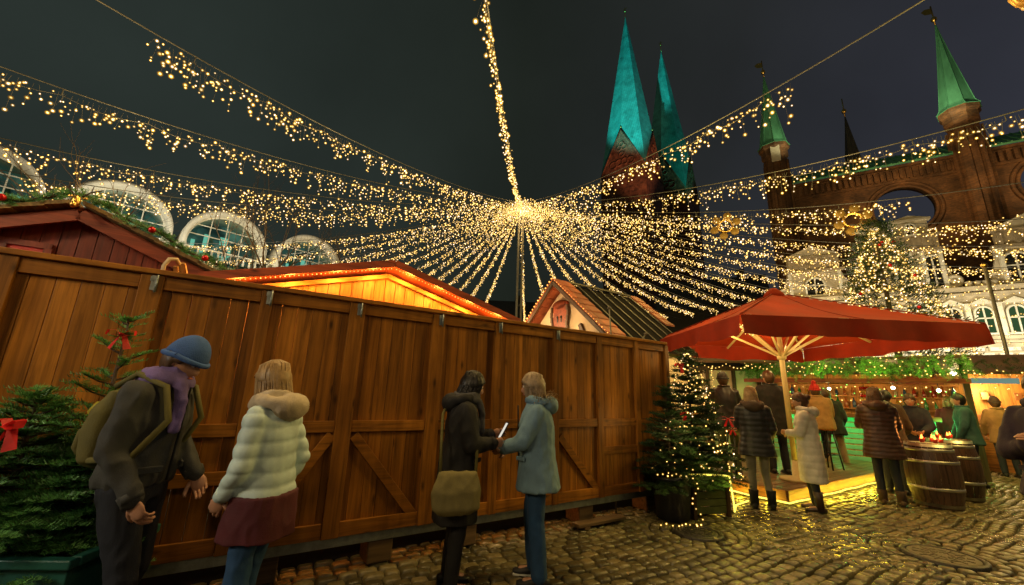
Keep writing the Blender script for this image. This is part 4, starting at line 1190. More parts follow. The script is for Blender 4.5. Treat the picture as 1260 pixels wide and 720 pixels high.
# ------------------------------------------------------------------ deck, umbrella
PN = V((4.17, 6.47))                                     # near corner of the deck
pr_ = FROT
t = thing('wooden_deck', 'low wooden deck with reddish fascia under the red umbrella', 'deck', (PN.x, PN.y, 0), FROT)
DL, DW = 5.3, 2.6
b = MB(); n = 18
for i in range(n): b.box((DL / 2, DW * (i + .5) / n, .19), (DL, DW / n - .008, .03))
b.build('deck_boards', M['deck'], t)
b = MB(); b.box((DL / 2, -.012, .125), (DL, .024, .15)); b.build('fascia', M['deckside'], t, bev=.004)
b = MB(); b.box((-.012, DW / 2, .125), (.024, DW, .15)); b.build('fascia', wood('reddish deck end', (.34, .14, .06), 'y'), t, bev=.004)
b = MB()
for i in range(6): b.box((.15 + i * 1., .3, .03), (.12, .5, .12)); b.box((.15 + i * 1., 2.2, .03), (.12, .5, .12))
b.build('foot', M['block'], t)
rt = thing('rope_light', 'glowing yellow rope light running round the foot of the wooden deck', 'rope light', (PN.x, PN.y, 0), FROT)
pts = [V((-.035, 2.5 - i * .25, .035 + .006 * math.sin(i * 2.1))) for i in range(11)] + [V((-.02, -.03, .035))] + [V((i * .25, -.037, .035 + .006 * math.sin(i * 1.7))) for i in range(1, 21)]
MB().tube(pts, .013, 8).build('tube', M['rope'], rt)
bp_ = []
for i in range(len(pts) - 1):
    for k in range(4): bp_.append(pts[i].lerp(pts[i + 1], k / 4) + V((-.008, -.008, 0)))
bulb_parts(bp_, [.013] * len(bp_), M['fairy_green'], rt)

UC = V((4.86, 7.23)); UR = math.radians(1.5); UH = 2.08
t = thing('patio_umbrella', 'big square red patio umbrella with hanging valance on a cream pole', 'umbrella', (UC.x, UC.y, .24), UR)
t.scale = (.84, .84, .84)
def umb_pt(x, y):
    """height of the canopy at local x,y: four faces with a slight sag between the ribs"""
    m_ = max(abs(x), abs(y)) / UH
    z = 3.80 - .95 * m_
    sag = .085 * math.sin(PI * min(1, m_)) * 1.0
    edge = 1 - min(abs(abs(x) - abs(y)) / UH, 1)
    return z - sag * (1 - edge ** 3)
b = MB(); N = 40; vs = []; fs = []
for i in range(N + 1):
    for j in range(N + 1):
        x, y = -UH + 2 * UH * i / N, -UH + 2 * UH * j / N
        k = 1.0
        vs.append((x * k, y * k, umb_pt(x, y) + .012 * noise.noise(V((x * 2, y * 2, 0))) + .006 * noise.noise(V((x * 5, y * 5, 3)))))
for i in range(N):
    for j in range(N): fs.append((i * (N + 1) + j, (i + 1) * (N + 1) + j, (i + 1) * (N + 1) + j + 1, i * (N + 1) + j + 1))
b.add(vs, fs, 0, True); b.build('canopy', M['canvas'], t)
b = MB()
for i in range(4):
    ca, sa = math.cos(i * PI / 2), math.sin(i * PI / 2)
    vs = []; fs = []; n = 44
    for k in range(n + 1):
        u = -UH + 2 * UH * k / n
        for r_ in range(4):
            f = r_ / 3; d_ = UH + .012 + .035 * f + .034 * f * math.sin(u * 5.3 + i) + .018 * f * math.sin(u * 11 + i * 2)
            x, y = u * (1 + .012 * f), -d_
            z = umb_pt(u, UH) - .002 - (.33 + .018 * math.sin(u * 3 + i) + .012 * math.sin(u * 7.3 + i * 1.7)) * f
            vs.append((x * ca - y * sa, x * sa + y * ca, z))
    for k in range(n):
        for r_ in range(3): fs.append((k * 4 + r_, (k + 1) * 4 + r_, (k + 1) * 4 + r_ + 1, k * 4 + r_ + 1))
    b.add(vs, fs, 0, True)
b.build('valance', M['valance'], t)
b = MB()
for sx in (-1, 1):
    for sy in (-1, 1): b.tube([(sx * f * UH, sy * f * UH, umb_pt(sx * f * UH, sy * f * UH) + .006) for f in np.linspace(.08, 1, 12)], .011, 5)
    b.tube([(sx * f * UH, 0, umb_pt(sx * f * UH, 0) + .003) for f in np.linspace(.1, 1, 10)], .006, 5); b.tube([(0, sx * f * UH, umb_pt(0, sx * f * UH) + .003) for f in np.linspace(.1, 1, 10)], .006, 5)
b.build('seam', M['valance'], t)
b = MB(); b.lathe([(.24, 3.68), (.17, 3.80), (.06, 3.90), (.0, 3.91)], seg=20); b.build('top_vent', M['canvas'], t)
MB().tube([(0, 0, -.04), (0, 0, 3.75)], .05, 14).build('pole', M['cream_metal'], t)
MB().lathe([(.3, -.04), (.3, .01), (.07, .04), (.06, .34)], seg=24).build('base', M['cream_metal'], t)
for i in range(8):
    a = i * PI / 4
    R_ = UH * (math.sqrt(2) if i % 2 else 1) * .97
    ax, ay = math.cos(a + (0)), math.sin(a)
    e = V((ax * R_, ay * R_, 3.80 - .95 * .97 - .09))
    rb = MB().bar((ax * .06, ay * .06, 3.66), e, .03, .04).build('rib', M['cream_metal'], t)
    m_ = V((ax * R_ * .52, ay * R_ * .52, 3.80 - .95 * .52 * .97 - .11))
    MB().bar((ax * .06, ay * .06, 2.42), m_, .035, .045).build('strut', M['cream_metal'], rb)
MB().lathe([(.07, 2.34), (.085, 2.36), (.085, 2.48), (.07, 2.5)], seg=16).build('runner', M['cream_metal'], t)
lt = thing('light_chain', 'warm light chain draped on the struts under the red umbrella', 'light chain', (UC.x, UC.y, .24), UR)
lt.scale = (.84, .84, .84)
P = []
for a0, a1, r_ in ((225, 180, .5), (225, 270, .5), (225, 205, .75), (270, 315, .6)):
    p0 = V((math.cos(math.radians(a0)) * UH * r_, math.sin(math.radians(a0)) * UH * r_, 3.0)); p1 = V((math.cos(math.radians(a1)) * UH * r_ * .8, math.sin(math.radians(a1)) * UH * r_ * .8, 2.95))
    for k in range(20):
        f = k / 19; q = p0.lerp(p1, f); q.z -= .16 * math.sin(PI * f); P.append(tuple(q + V((rnd.gauss(0, .02), rnd.gauss(0, .02), rnd.gauss(0, .02)))))
bulb_parts(P, [.022] * len(P), M['fairy'], lt)

# ------------------------------------------------------------------ decorated fir in a lit wooden box, dark pot beside it
BX = V((2.60, 5.95))
t = thing('planter_box', 'slatted wooden planter box glowing green-yellow beneath the decorated fir', 'planter', (BX.x, BX.y, 0), FROT - .3)
b = MB()
for k in range(5):
    z = .09 + k * .092
    for sg in (-1, 1):
        b.box((0, sg * .25, z), (.5, .025, .08)); b.box((sg * .25, 0, z), (.025, .475, .08))
b.build('slats', pm('boards tinted by green light', (.10, .11, .03), .6, var=.3, scale=8), t, bev=.003)  # green of the rope light is painted into the board colour
for sx in (-1, 1):
    for sy in (-1, 1): MB().box((sx * .262, sy * .262, .26), (.05, .05, .52)).build('corner_post', M['darkwood'], t)
MB().box((0, 0, .47), (.47, .47, .03)).build('soil', M['bark'], t)
rt = thing('rope_light', 'yellow-green rope light looped over the planter box and down to the deck', 'rope light', (BX.x, BX.y, 0), FROT - .3)
pts = [V((-.36, -.32, .535)), V((-.1, -.30, .525)), V((.12, -.3, .52)), V((.30, -.29, .50)), V((.335, -.27, .35)), V((.37, -.25, .18)), V((.42, -.2, .04)), V((.75, .12, .03)), V((1.15, .30, .03))]
pp = []
for i in range(len(pts) - 1):
    for k in range(6): pp.append(pts[i].lerp(pts[i + 1], k / 6))
pp.append(pts[-1])
MB().tube(pp, .011, 7).build('tube', M['rope'], rt); bulb_parts(pp, [.013] * len(pp), M['fairy_green'], rt)
def xmas_lights(name, label, loc, h, r, z0, n, rad, mat_='fairy', pw=.8):
    t = thing(name, label, 'tree lights', loc)
    P = []
    for k in range(n):
        f = rnd.random() ** 1.25; a = rnd.uniform(0, 2 * PI); R_ = (r * (1 - f) ** pw + .03) * rnd.uniform(.85, 1.06)
        P.append((R_ * math.cos(a), R_ * math.sin(a), z0 + f * h))
    tag(bulbs('fairy_lights', P, [rad * rnd.uniform(.65, 1.15) for _ in P], M[mat_], t), kind='stuff')
tt = thing('christmas_tree', 'chest-high decorated fir with lights and red bows, in the lit wooden box', 'fir tree', (BX.x, BX.y, .48), 0, None)
fir(tt, 1.66, .53, 0, 19, 15, needle=.045, nw=.008, twig=.17, mat_='needle_far', dense=5.5, n=11, rise=.35)
xmas_lights('fairy_light_net', 'warm fairy lights wound around the decorated fir in the lit box', (BX.x, BX.y, .48), 1.62, .56, .02, 420, .019)
for k, (a, z, r, lab) in enumerate(((-.5, .75, .42, 'red velvet bow on the right flank of the decorated fir'), (-.45, .62, .46, 'small red bow under the larger one on the decorated fir'), (3.6, 1.45, .22, 'red bow high on the left of the decorated fir'), (4.0, .80, .42, 'red bow low on the left of the decorated fir'))):
    bow('ribbon_bow', lab, (BX.x + r * math.cos(a), BX.y + r * math.sin(a) - .1, .48 + z), .85 if k != 1 else .6, a, 'red bows on the decorated fir')
PT = V((2.13, 5.60))
t = thing('flower_pot', 'tall dark round pot at the end of the hoarding, strung with small lights', 'pot', (PT.x, PT.y, 0))
MB().lathe([(.17, 0), (.20, .02), (.235, .46), (.25, .48), (.25, .52), (.22, .52), (.20, .44), (.001, .44)], seg=28).build('pot', pm('charcoal glazed pot', (.02, .021, .026), .35), t)
tt = thing('dark_fir', 'unlit dark fir leaning over the dark round pot', 'fir tree', (PT.x, PT.y, .45))
fir(tt, 1.15, .42, 0, 13, 12, needle=.042, nw=.008, twig=.16, mat_='needle_far', dense=4.5, n=10, rise=.4)
lt = thing('light_chain', 'small white light chain trailing down the dark pot to the cobbles', 'light chain', (PT.x, PT.y, 0))
P = [(.2 + .05 * math.sin(k), -.2 - .01 * k, .52 - .055 * k) for k in range(10)] + [(-.25 + k * .055 + rnd.uniform(-.03, .03), -.3 + rnd.uniform(-.05, .05), .02) for k in range(9)] + [(-.24 + .06 * k, -.2 - .02 * math.sin(k), .55 + .012 * math.sin(k * 2)) for k in range(8)]
bulb_parts(P, [.018] * len(P), M['fairy'], lt)

# ------------------------------------------------------------------ bar hut lit green
BO, BD = V((9.14, 9.64)), V((-.722, .692)); BROT = math.atan2(BD.y, BD.x)
t = thing('bar_hut', 'drinks hut with green-lit counter boards and red fascia behind the umbrella', 'hut', (BO.x, BO.y, 0), BROT)
b = MB()
for k in range(9): b.box((1.15, 0, .07 + k * .128), (3.3, .035, .104))
b.build('counter_front', pm('pale boards', (.30, .42, .30), .5, var=.15, scale=6), t, bev=.008)
b = MB(); b.box((1.15, .02, 1.215), (3.5, .5, .05)); b.box((1.15, .26, 1.20), (3.5, .03, .09)); b.build('counter_top', M['redtrim'], t, bev=.005)
for x in (-1.1, 2.75): MB().box((x, -.1, 1.3), (.1, .1, 2.6)).build('post', M['darkwood'], t)
b = MB(); b.box((1.0, .32, 2.02), (4.3, .05, .10)); b.build('fascia_board', M['redtrim'], t)
b = MB(); b.add([(-1.2, .5, 2.5), (3.2, .5, 2.5), (3.2, -2.6, 2.3), (-1.2, -2.6, 2.3), (-1.2, .5, 2.56), (3.2, .5, 2.56), (3.2, -2.6, 2.36), (-1.2, -2.6, 2.36)], [(0, 1, 2, 3), (7, 6, 5, 4), (0, 4, 5, 1), (1, 5, 6, 2), (2, 6, 7, 3), (3, 7, 4, 0)])
b.build('roof', M['darkwood'], t, fix=True)
MB().box((1.0, -2.2, 1.15), (4.4, .06, 2.3)).build('back_wall', M['pine'], t)
b = MB()
for z in (1.35, 1.68, 2.0): b.box((1.0, -2.05, z), (4.2, .22, .03))
b.build('shelf', M['pine_x'], t)
bcols = [(.22, .02, .01), (.30, .15, .02), (.02, .16, .04), (.35, .3, .18), (.03, .06, .13), (.3, .08, .02)]
bm_ = [pm('bottle glass ' + 'abcdef'[i], c, .1, bump=0) for i, c in enumerate(bcols)]
lt = thing('light_chain', 'gold and green fairy lights strung along the shelves inside the drinks hut', 'light chain', (BO.x, BO.y, 0), BROT)
bulb_parts([(-1.0 + 4.0 * k / 59, -1.9 + rnd.uniform(-.05, .05), (1.62, 1.95, 2.12)[k % 3] - .06 * abs(math.sin(k * .9))) for k in range(60)], [.034] * 60, M['fairy'], lt)
bulb_parts([(-1.0 + 4.0 * k / 29, -1.85, 1.5 + .5 * rnd.random()) for k in range(30)], [.03] * 30, bulb_mat('green fairy bulb', (.5, 1, .2), (.05, .7, .05), 4., 1.2, .5, True), lt)
protos = []
for i in range(6):
    o = MB().lathe([(.045, 0), (.048, .02), (.048, .17), (.018, .23), (.016, .29), (.001, .29)], seg=10).build('bottle', bm_[i]); protos.append(o)
cn = ['red', 'amber', 'green', 'cream', 'blue', 'orange']
R3 = Matrix.Rotation(BROT, 3, 'Z')
used_p = set()
for z in (1.365, 1.695):
    for k in range(22):
        i = rnd.randrange(6); x = -1.0 + k * .18
        q = R3 @ V((x, -2.03, z)); c = protos[i] if i not in used_p else protos[i].copy()
        if i in used_p: col.objects.link(c)
        used_p.add(i); sc_ = rnd.uniform(.72, 1.02); c.scale = (sc_, sc_, sc_); c.location = (BO.x + q.x, BO.y + q.y, q.z)
        tag(c, f'{cn[i]} bottle standing on the back shelf of the green-lit drinks hut', 'bottle', 'bottles on the drinks hut shelves')
for i in range(6):
    if i not in used_p: bpy.data.objects.remove(protos[i])
# stacked red sweets tower by the post
tt = thing('fruit_skewer_tower', 'tall red and gold tower of glazed fruit on the drinks counter', 'display', (BO.x + (R3 @ V((.62, -.1, 0))).x, BO.y + (R3 @ V((.62, -.1, 0))).y, 1.24))
for k in range(7):
    b = MB()
    for a in range(6): b.ico((.07 * math.cos(a * PI / 3 + k), .07 * math.sin(a * PI / 3 + k), .05 + k * .095), .042)
    b.build('fruit_tier', M['redball'] if k % 2 == 0 else M['gold'], tt)
MB().tube([(0, 0, 0), (0, 0, .72)], .015, 6).build('stick', M['pine'], tt)
# garland of fir on the roof edge
gt = thing('fir_garland', 'bright green-lit fir boughs along the eaves of the drinks hut', 'garland', (BO.x, BO.y, 0), BROT)
b = MB()
for k in range(520):
    x = rnd.uniform(-1.2, 3.1); p = V((x, .42 + rnd.uniform(-.15, .12), rnd.uniform(2.2, 2.62)))
    spray(b, p, V((rnd.uniform(-.6, .6), rnd.uniform(.1, .6), rnd.uniform(-1., -.1))), rnd.uniform(.14, .26), (0, 1, .2), 8, .06, .012)
b.build('boughs', leaf_mat('bright fir boughs', (.10, .24, .05)), gt)
lt = thing('light_chain', 'warm light chain woven through the drinks hut fir garland', 'light chain', (BO.x, BO.y, 0), BROT)
P = [(-1.2 + 4.3 * rnd.random(), .62 + rnd.uniform(-.06, .06), 2.12 + rnd.uniform(0, .45)) for k in range(110)]
bulb_parts(P, [.024] * len(P), M['fairy'], lt)
for i, (x, z) in enumerate(((-.7, 1.85), (.1, 1.9), (1.4, 1.85), (2.4, 1.9))):
    q = R3 @ V((x, -1.0, z)); o = thing('pendant_lamp', ['round pendant lamp at the right end of the drinks hut', 'round pendant lamp over the drinks hut fruit display', 'round pendant lamp near the left of the drinks hut', 'leftmost round pendant lamp in the drinks hut'][i], 'lamp', (BO.x + q.x, BO.y + q.y, q.z), 0, 'pendant lamps in the drinks hut')
    MB().ell((0, 0, 0), (.04, .04, .04), 14, 8).build('globe', M['lampglass'], o); MB().tube([(0, 0, .04), (0, 0, .75)], .008, 5).build('cord', M['black'], o)
# bar stool
def stool(loc, rz, label):
    t = thing('bar_stool', label, 'bar stool', loc, rz, 'bar stools on the deck')
    MB().lathe([(.17, .74), (.18, .76), (.17, .79), (.001, .80)], seg=20).build('seat', M['redtrim'], t)
    for a in range(4):
        an = PI / 4 + a * PI / 2; MB().tube([(.11 * math.cos(an), .11 * math.sin(an), .75), (.21 * math.cos(an), .21 * math.sin(an), 0)], .014, 7).build('leg', M['black'], t)
    b = MB()
    for z, r in ((.28, .175), (.5, .14)):
        b.tube([(r * math.cos(PI / 4 + k * PI / 2), r * math.sin(PI / 4 + k * PI / 2), z) for k in range(5)], .010, 5, caps=False)
    b.build('stretcher', M['black'], t)
stool((6.45, 8.55, .205), .3, 'tall black bar stool with red seat under the seated person in tan')
stool((4.02, 7.45, .205), .1, 'tall black bar stool at the left edge of the deck behind the fir')
# ------------------------------------------------------------------ barrels used as standing tables
def barrel(loc, rz, h, r, label, cut=False):
    t = thing('wine_barrel', label, 'barrel', loc, rz, 'old barrels used as tables')
    prof = lambda f: r * (.80 + .20 * math.sin(PI * f) ** .9)
    st = MB(); n = 26
    for k in range(n):
        a0, a1 = 2 * PI * k / n + .006, 2 * PI * (k + 1) / n - .006
        vs = []; fs = []
        for i in range(13):
            f = i / 12; q = prof(f)
            for a in (a0, (a0 + a1) / 2, a1): vs.append((q * math.cos(a), q * math.sin(a), f * h))
        for i in range(12):
            for j in range(2): fs.append((i * 3 + j, i * 3 + j + 1, i * 3 + 4 + j, i * 3 + 3 + j))
        st.add(vs, fs, 0, True)
    st.lathe([(prof(0) - .01, .03), (.001, .03)], seg=26); st.lathe([(.001, h - .03), (prof(1) - .005, h - .03)], seg=26)
    st.build('staves', M['oak'], t)
    for f in (.05, .30, .71, .89, .965):
        b = MB(); wd = .022
        b.lathe([(prof(f - wd / h) + .001, f * h - wd), (prof(f) + .006, f * h - wd), (prof(f) + .006, f * h + wd), (prof(f + wd / h) + .001, f * h + wd)], seg=40)
        b.build('hoop', M['hoop'], t)
    return t
B1 = V((6.66, 6.72)); B2 = V((7.62, 7.30))
barrel((B1.x, B1.y, 0), .3, .93, .325, 'front dark oak barrel with zinc hoops and flickering candles on top')
barrel((B2.x, B2.y, 0), 1.1, .95, .33, 'rear dark oak barrel half hidden behind the candle barrel')
cd = [( -.12, -.05), (.02, .08), (.13, -.1), (-.02, -.16), (.2, .1)]
for k, (x, y) in enumerate(cd + [(-.1, -.1), (.1, .05), (-.05, .12)]):
    B = B1 if k < 5 else B2
    o = thing('candle', 'small orange flame in a red glass cup on the ' + ('front' if k < 5 else 'rear') + ' barrel top', 'candle', (B.x + x, B.y + y, .93 if k < 5 else .95), 0, 'candles on the front barrel' if k < 5 else 'candles on the rear barrel')
    MB().lathe([(.025, 0), (.032, .06), (.030, .06), (.024, .01)], seg=14).build('cup', pm('red candle glass', (.6, .05, .02), .15), o)
    MB().lathe([(.004, .03), (.014, .05), (.012, .075), (.001, .115)], seg=8).build('flame', M['ember'], o)
# ------------------------------------------------------------------ tall Christmas tree behind the umbrella
XT = V((13.9, 14.4))
tt = thing('christmas_tree', 'tall Christmas tree covered in golden lights behind the red umbrella', 'fir tree', (XT.x, XT.y, 0))
cr_ = MB(); Hh = 8.2
for k in range(2600):
    f = rnd.random() ** 1.3; z = .8 + f * (Hh - .8); R_ = 2.35 * (1 - f) ** .85 + .05; a = rnd.uniform(0, 2 * PI)
    q = R_ * rnd.uniform(.35, 1.05) * (1 + .12 * math.sin(a * 5 + z * 3)); p = V((q * math.cos(a), q * math.sin(a), z))
    d = V((math.cos(a) + rnd.uniform(-.5, .5), math.sin(a) + rnd.uniform(-.5, .5), rnd.uniform(-.35, .35)))
    spray(cr_, p, d, rnd.uniform(.3, .55), (0, 0, 1), 5, .13, .035)
spray(cr_, V((0, 0, Hh - .5)), V((0, 0, 1)), .7, (1, 0, 0), 10, .12, .03)
cr_.build('crown', M['needle_far'], tt); MB().tube([(0, 0, 0), (0, 0, 4), (0, 0, 8.3)], [.16, .1, .02], 8).build('trunk', M['bark'], tt)
xmas_lights('fairy_light_net', 'golden fairy lights covering the tall Christmas tree', (XT.x, XT.y, 0), 7.4, 2.55, .8, 2300, .062, pw=.85)
for k in range(14):
    f = rnd.uniform(.1, .92); a = rnd.uniform(PI, 2 * PI) - .5; R_ = 2.5 * (1 - f) ** .85 + .08
    tag(MB().ell((0, 0, 0), (.06, .06, .06), 12, 8).build('bauble', M['redball'], loc=(XT.x + R_ * math.cos(a), XT.y + R_ * math.sin(a), .8 + 7.4 * f)), 'large red bauble hanging on the tall Christmas tree', 'bauble', 'red baubles on the tall Christmas tree')
# ------------------------------------------------------------------ timbered stall behind the deck, left of the bar
SD = V((.97, -.24)); So = V((5.3, 11.6)); SROT = math.atan2(SD.y, SD.x)
t = thing('timbered_stall', 'cream and brown timbered stall glimpsed between the decorated fir and the umbrella pole', 'hut', (So.x, So.y, 0), SROT)
MB().box((0, .6, 1.2), (3.6, .1, 2.4)).build('wall', M['plaster'], t)
b = MB()
for x in (-1.75, -1.0, -.3, .4, 1.1, 1.75): b.box((x, .53, 1.2), (.1, .06, 2.4))
b.box((0, .52, 2.35), (3.6, .07, .12)); b.box((0, .52, 1.0), (3.6, .07, .1)); b.bar((-.95, .53, 1.1), (-.35, .53, 2.25), .06, .09)
b.build('timber', M['darkwood'], t)
b = MB(); b.box((0, .1, 1.05), (3.4, .6, .05)); b.build('counter', M['pine_x'], t)
b = MB(); b.add([(-2, -.3, 2.45), (2, -.3, 2.45), (2, 1.6, 3.1), (-2, 1.6, 3.1), (-2, -.3, 2.5), (2, -.3, 2.5), (2, 1.6, 3.15), (-2, 1.6, 3.15)], [(0, 1, 2, 3), (7, 6, 5, 4), (0, 4, 5, 1), (1, 5, 6, 2), (2, 6, 7, 3), (3, 7, 4, 0)]); b.build('roof', M['darkwood'], t, fix=True)
lt = thing('light_chain', 'warm light chain dangling in front of the timbered stall', 'light chain', (So.x, So.y, 0), SROT)
P = [(-1.8 + k * .09, -.32, 2.42 - .12 * abs(math.sin(k * .45))) for k in range(40)] + [(.35 + rnd.uniform(-.03, .03), -.3, 2.35 - k * .06) for k in range(14)]
bulb_parts(P, [.028] * len(P), M['fairy'], lt)
# ------------------------------------------------------------------ food stall at the far right
Ro = V((11.9, 10.6)); RROT = math.atan2(.62, -.78)
t = thing('food_stall', 'brightly lit food stall with orange board walls and turquoise sign, far right', 'hut', (Ro.x, Ro.y, 0), RROT)
MB().box((0, -1.6, 1.3), (3.4, .06, 2.6)).build('back_wall', M['pine'], t)
b = MB(); b.box((0, .25, .5), (3.4, .06, 1.0)); b.box((0, .2, 1.02), (3.5, .4, .05)); b.build('counter', M['pine_x'], t)
for x in (-1.7, 1.7):
    for y in (.2, -1.55): MB().box((x, y, 1.2), (.1, .1, 2.4)).build('post', M['redwood'], t)
b = MB(); b.add([(-1.9, .7, 2.28), (1.9, .7, 2.28), (1.9, -1.9, 2.9), (-1.9, -1.9, 2.9), (-1.9, .7, 2.34), (1.9, .7, 2.34), (1.9, -1.9, 2.96), (-1.9, -1.9, 2.96)], [(0, 1, 2, 3), (7, 6, 5, 4), (0, 4, 5, 1), (1, 5, 6, 2), (2, 6, 7, 3), (3, 7, 4, 0)]); b.build('roof', M['darkwood'], t, fix=True)
MB().box((-.25, .74, 2.12), (.9, .04, .13)).build('sign_board', em('turquoise light sign', (.30, .50, .42), .5), t, bev=.01)
MB().box((.9, .74, 2.12), (.7, .04, .2)).build('sign_board', M['redtrim'], t)
gm = pm('colourful wares', (.55, .22, .06), .5, island=.6)
for k in range(16): MB().box((-1.5 + k * .2, -1.4, 1.2 + (k % 3) * .3), (.14, .1, .2)).build('wares_box', gm, t, bev=.01)
gt = thing('fir_garland', 'dark fir garland on the food stall roof at the far right', 'garland', (Ro.x, Ro.y, 0), RROT)
b = MB()
for k in range(160): spray(b, V((rnd.uniform(-1.9, 1.9), .7 + rnd.uniform(-.1, .1), rnd.uniform(2.25, 2.55))), V((rnd.uniform(-1, 1), rnd.uniform(0, 1), rnd.uniform(-.6, .6))), .2, (0, 0, 1), 7, .07, .014)
b.build('sprigs', M['needle_far'], gt)
lt = thing('light_chain', 'warm light chain along the food stall roof at the far right', 'light chain', (Ro.x, Ro.y, 0), RROT)
bulb_parts([(-1.9 + k * .095, .82, 2.3 + .07 * math.sin(k * 1.3)) for k in range(41)], [.034] * 41, M['fairy'], lt)
bulb_parts([(rnd.uniform(-1.6, 1.6), rnd.uniform(-1.2, .5), rnd.uniform(1.45, 2.25)) for k in range(55)], [rnd.uniform(.02, .045) for k in range(55)], M['fairy'], lt)
q = Matrix.Rotation(RROT, 3, 'Z') @ V((.35, .82, 2.30))
o = thing('stall_lamp', 'bare bright lamp on the eaves of the food stall', 'lamp', (Ro.x + q.x, Ro.y + q.y, q.z)); MB().ell((0, 0, 0), (.06, .06, .06), 14, 8).build('globe', M['lampglass'], o); MB().tube([(0, 0, .06), (0, -.1, .2)], .012, 5).build('bracket', M['black'], o)
t = thing('flag_pole', 'thin slanting pale pole before the renaissance front at the right edge', 'pole', (15.6, 12.6, 0), 0)
MB().tube([(0, 0, 0), (0, 0, 6.)], .05, 8).build('pole', M['alu'], t); MB().ell((0, 0, 6.05), (.09, .09, .09), 10, 6).build('knob', M['gold'], t)
# ------------------------------------------------------------------ people
def blob(mb, vox, smooth=4, fold=0., fscale=9., puff=0., puffd=.075, zlo=-9, zhi=9, seed=0):
    """voxel-fuse the collected shapes into one continuous skin; returns a mesh"""
    me = bpy.data.meshes.new('tmp'); me.from_pydata(mb.v, [], mb.f); me.update()
    o = bpy.data.objects.new('tmp', me); col.objects.link(o)
    m = o.modifiers.new('r', 'REMESH'); m.mode = 'VOXEL'; m.voxel_size = vox
    s = o.modifiers.new('s', 'SMOOTH'); s.factor = .5; s.iterations = smooth
    dg = bpy.context.evaluated_depsgraph_get()
    out = bpy.data.meshes.new_from_object(o.evaluated_get(dg))
    bpy.data.objects.remove(o); bpy.data.meshes.remove(me)
    n = len(out.vertices)
    co = np.empty(n * 3); out.vertices.foreach_get('co', co); co = co.reshape(-1, 3)
    no_ = np.empty(n * 3); out.vertices.foreach_get('normal', no_); no_ = no_.reshape(-1, 3)
    if fold or puff:
        d = np.zeros(n)
        for i in range(n):
            p = co[i]
            if fold:
                q = V((p[0] * fscale + seed * 3.1, p[1] * fscale, p[2] * fscale * .55))
                n_ = noise.noise(q); r_ = 1 - abs(noise.noise(q * 1.7 + V((9, 3, seed))))
                d[i] += fold * (n_ + 1.1 * (r_ * r_ - .6) + .35 * noise.noise(q * 3.3))
            if puff:
                ph = (p[2] + .012 * noise.noise(V((p[0] * 6, p[1] * 6, p[2] * 6 + seed)))) / puffd
                d[i] += puff * (abs(math.sin(PI * ph)) ** .6 - .6)
        co = co + no_ * d[:, None]
        out.vertices.foreach_set('co', co.ravel())
    out.polygons.foreach_set('use_smooth', np.ones(len(out.polygons), bool)); out.update()
    return out

def cap(mb, a, b_, ra, rb, seg=12):
    """tapered limb with rounded ends"""
    a, b_ = V(a), V(b_); d = (b_ - a); L = d.length; d.normalize()
    pts = []; rr = []
    for k in range(4):
        t_ = PI / 2 * k / 4; pts.append(a - d * ra * math.cos(t_)); rr.append(max(.001, ra * math.sin(t_)))
    for f in (0, .25, .5, .75, 1.): pts.append(a.lerp(b_, f)); rr.append(ra + (rb - ra) * f)
    for k in range(1, 5):
        t_ = PI / 2 * k / 4; pts.append(b_ + d * rb * math.sin(t_)); rr.append(max(.001, rb * math.cos(t_)))
    mb.tube(pts, rr, seg)

def loft(mb, rings, seg=20, T=None):
    """closed stack of elliptical rings (x, y, z, rx, ry)"""
    vs = []; fs = []
    for x, y, z, rx, ry in rings:
        for k in range(seg):
            a = 2 * PI * k / seg; c, s = math.cos(a), math.sin(a)
            p = V((x + rx * math.copysign(abs(c) ** .85, c), y + ry * math.copysign(abs(s) ** .85, s), z)); vs.append(T(p) if T else p)
    n = len(rings)
    for i in range(n - 1):
        for k in range(seg): fs.append((i * seg + k, i * seg + (k + 1) % seg, (i + 1) * seg + (k + 1) % seg, (i + 1) * seg + k))
    fs.append(tuple(range(seg - 1, -1, -1))); fs.append(tuple((n - 1) * seg + k for k in range(seg)))
    mb.add(vs, fs, 0, True)

SKIN = pm('skin', (.52, .27, .17), .5, var=.1, scale=12, bump=.05)
EYEW = pm('eye white', (.7, .68, .62), .2, bump=0); EYED = pm('iris', (.03, .02, .015), .15, bump=0); LIP = pm('lips', (.42, .12, .09), .45, bump=0)

def head_fn(p):
    x, y, z = p
    t_ = max(0, -z / .118)
    x *= 1 - .34 * t_ ** 1.6
    if y > 0:
        y *= .96 - .10 * max(0, z / .118) ** 2
        y += .020 * math.exp(-((x / .017) ** 2 + ((z + .018) / .026) ** 2))        # nose
        y += .010 * math.exp(-((x / .012) ** 2 + ((z + .030) / .012) ** 2))
        for sx in (-1, 1): y -= .010 * math.exp(-(((x - sx * .032) / .018) ** 2 + ((z - .012) / .014) ** 2))
        y += .005 * math.exp(-((x / .045) ** 2 + ((z - .034) / .012) ** 2))
        y += .006 * math.exp(-((x / .022) ** 2 + ((z + .062) / .010) ** 2)) + .008 * math.exp(-((x / .026) ** 2 + ((z + .098) / .018) ** 2))
    else:
        y *= 1 - .30 * t_ ** 1.5
    return V((x, y, z))

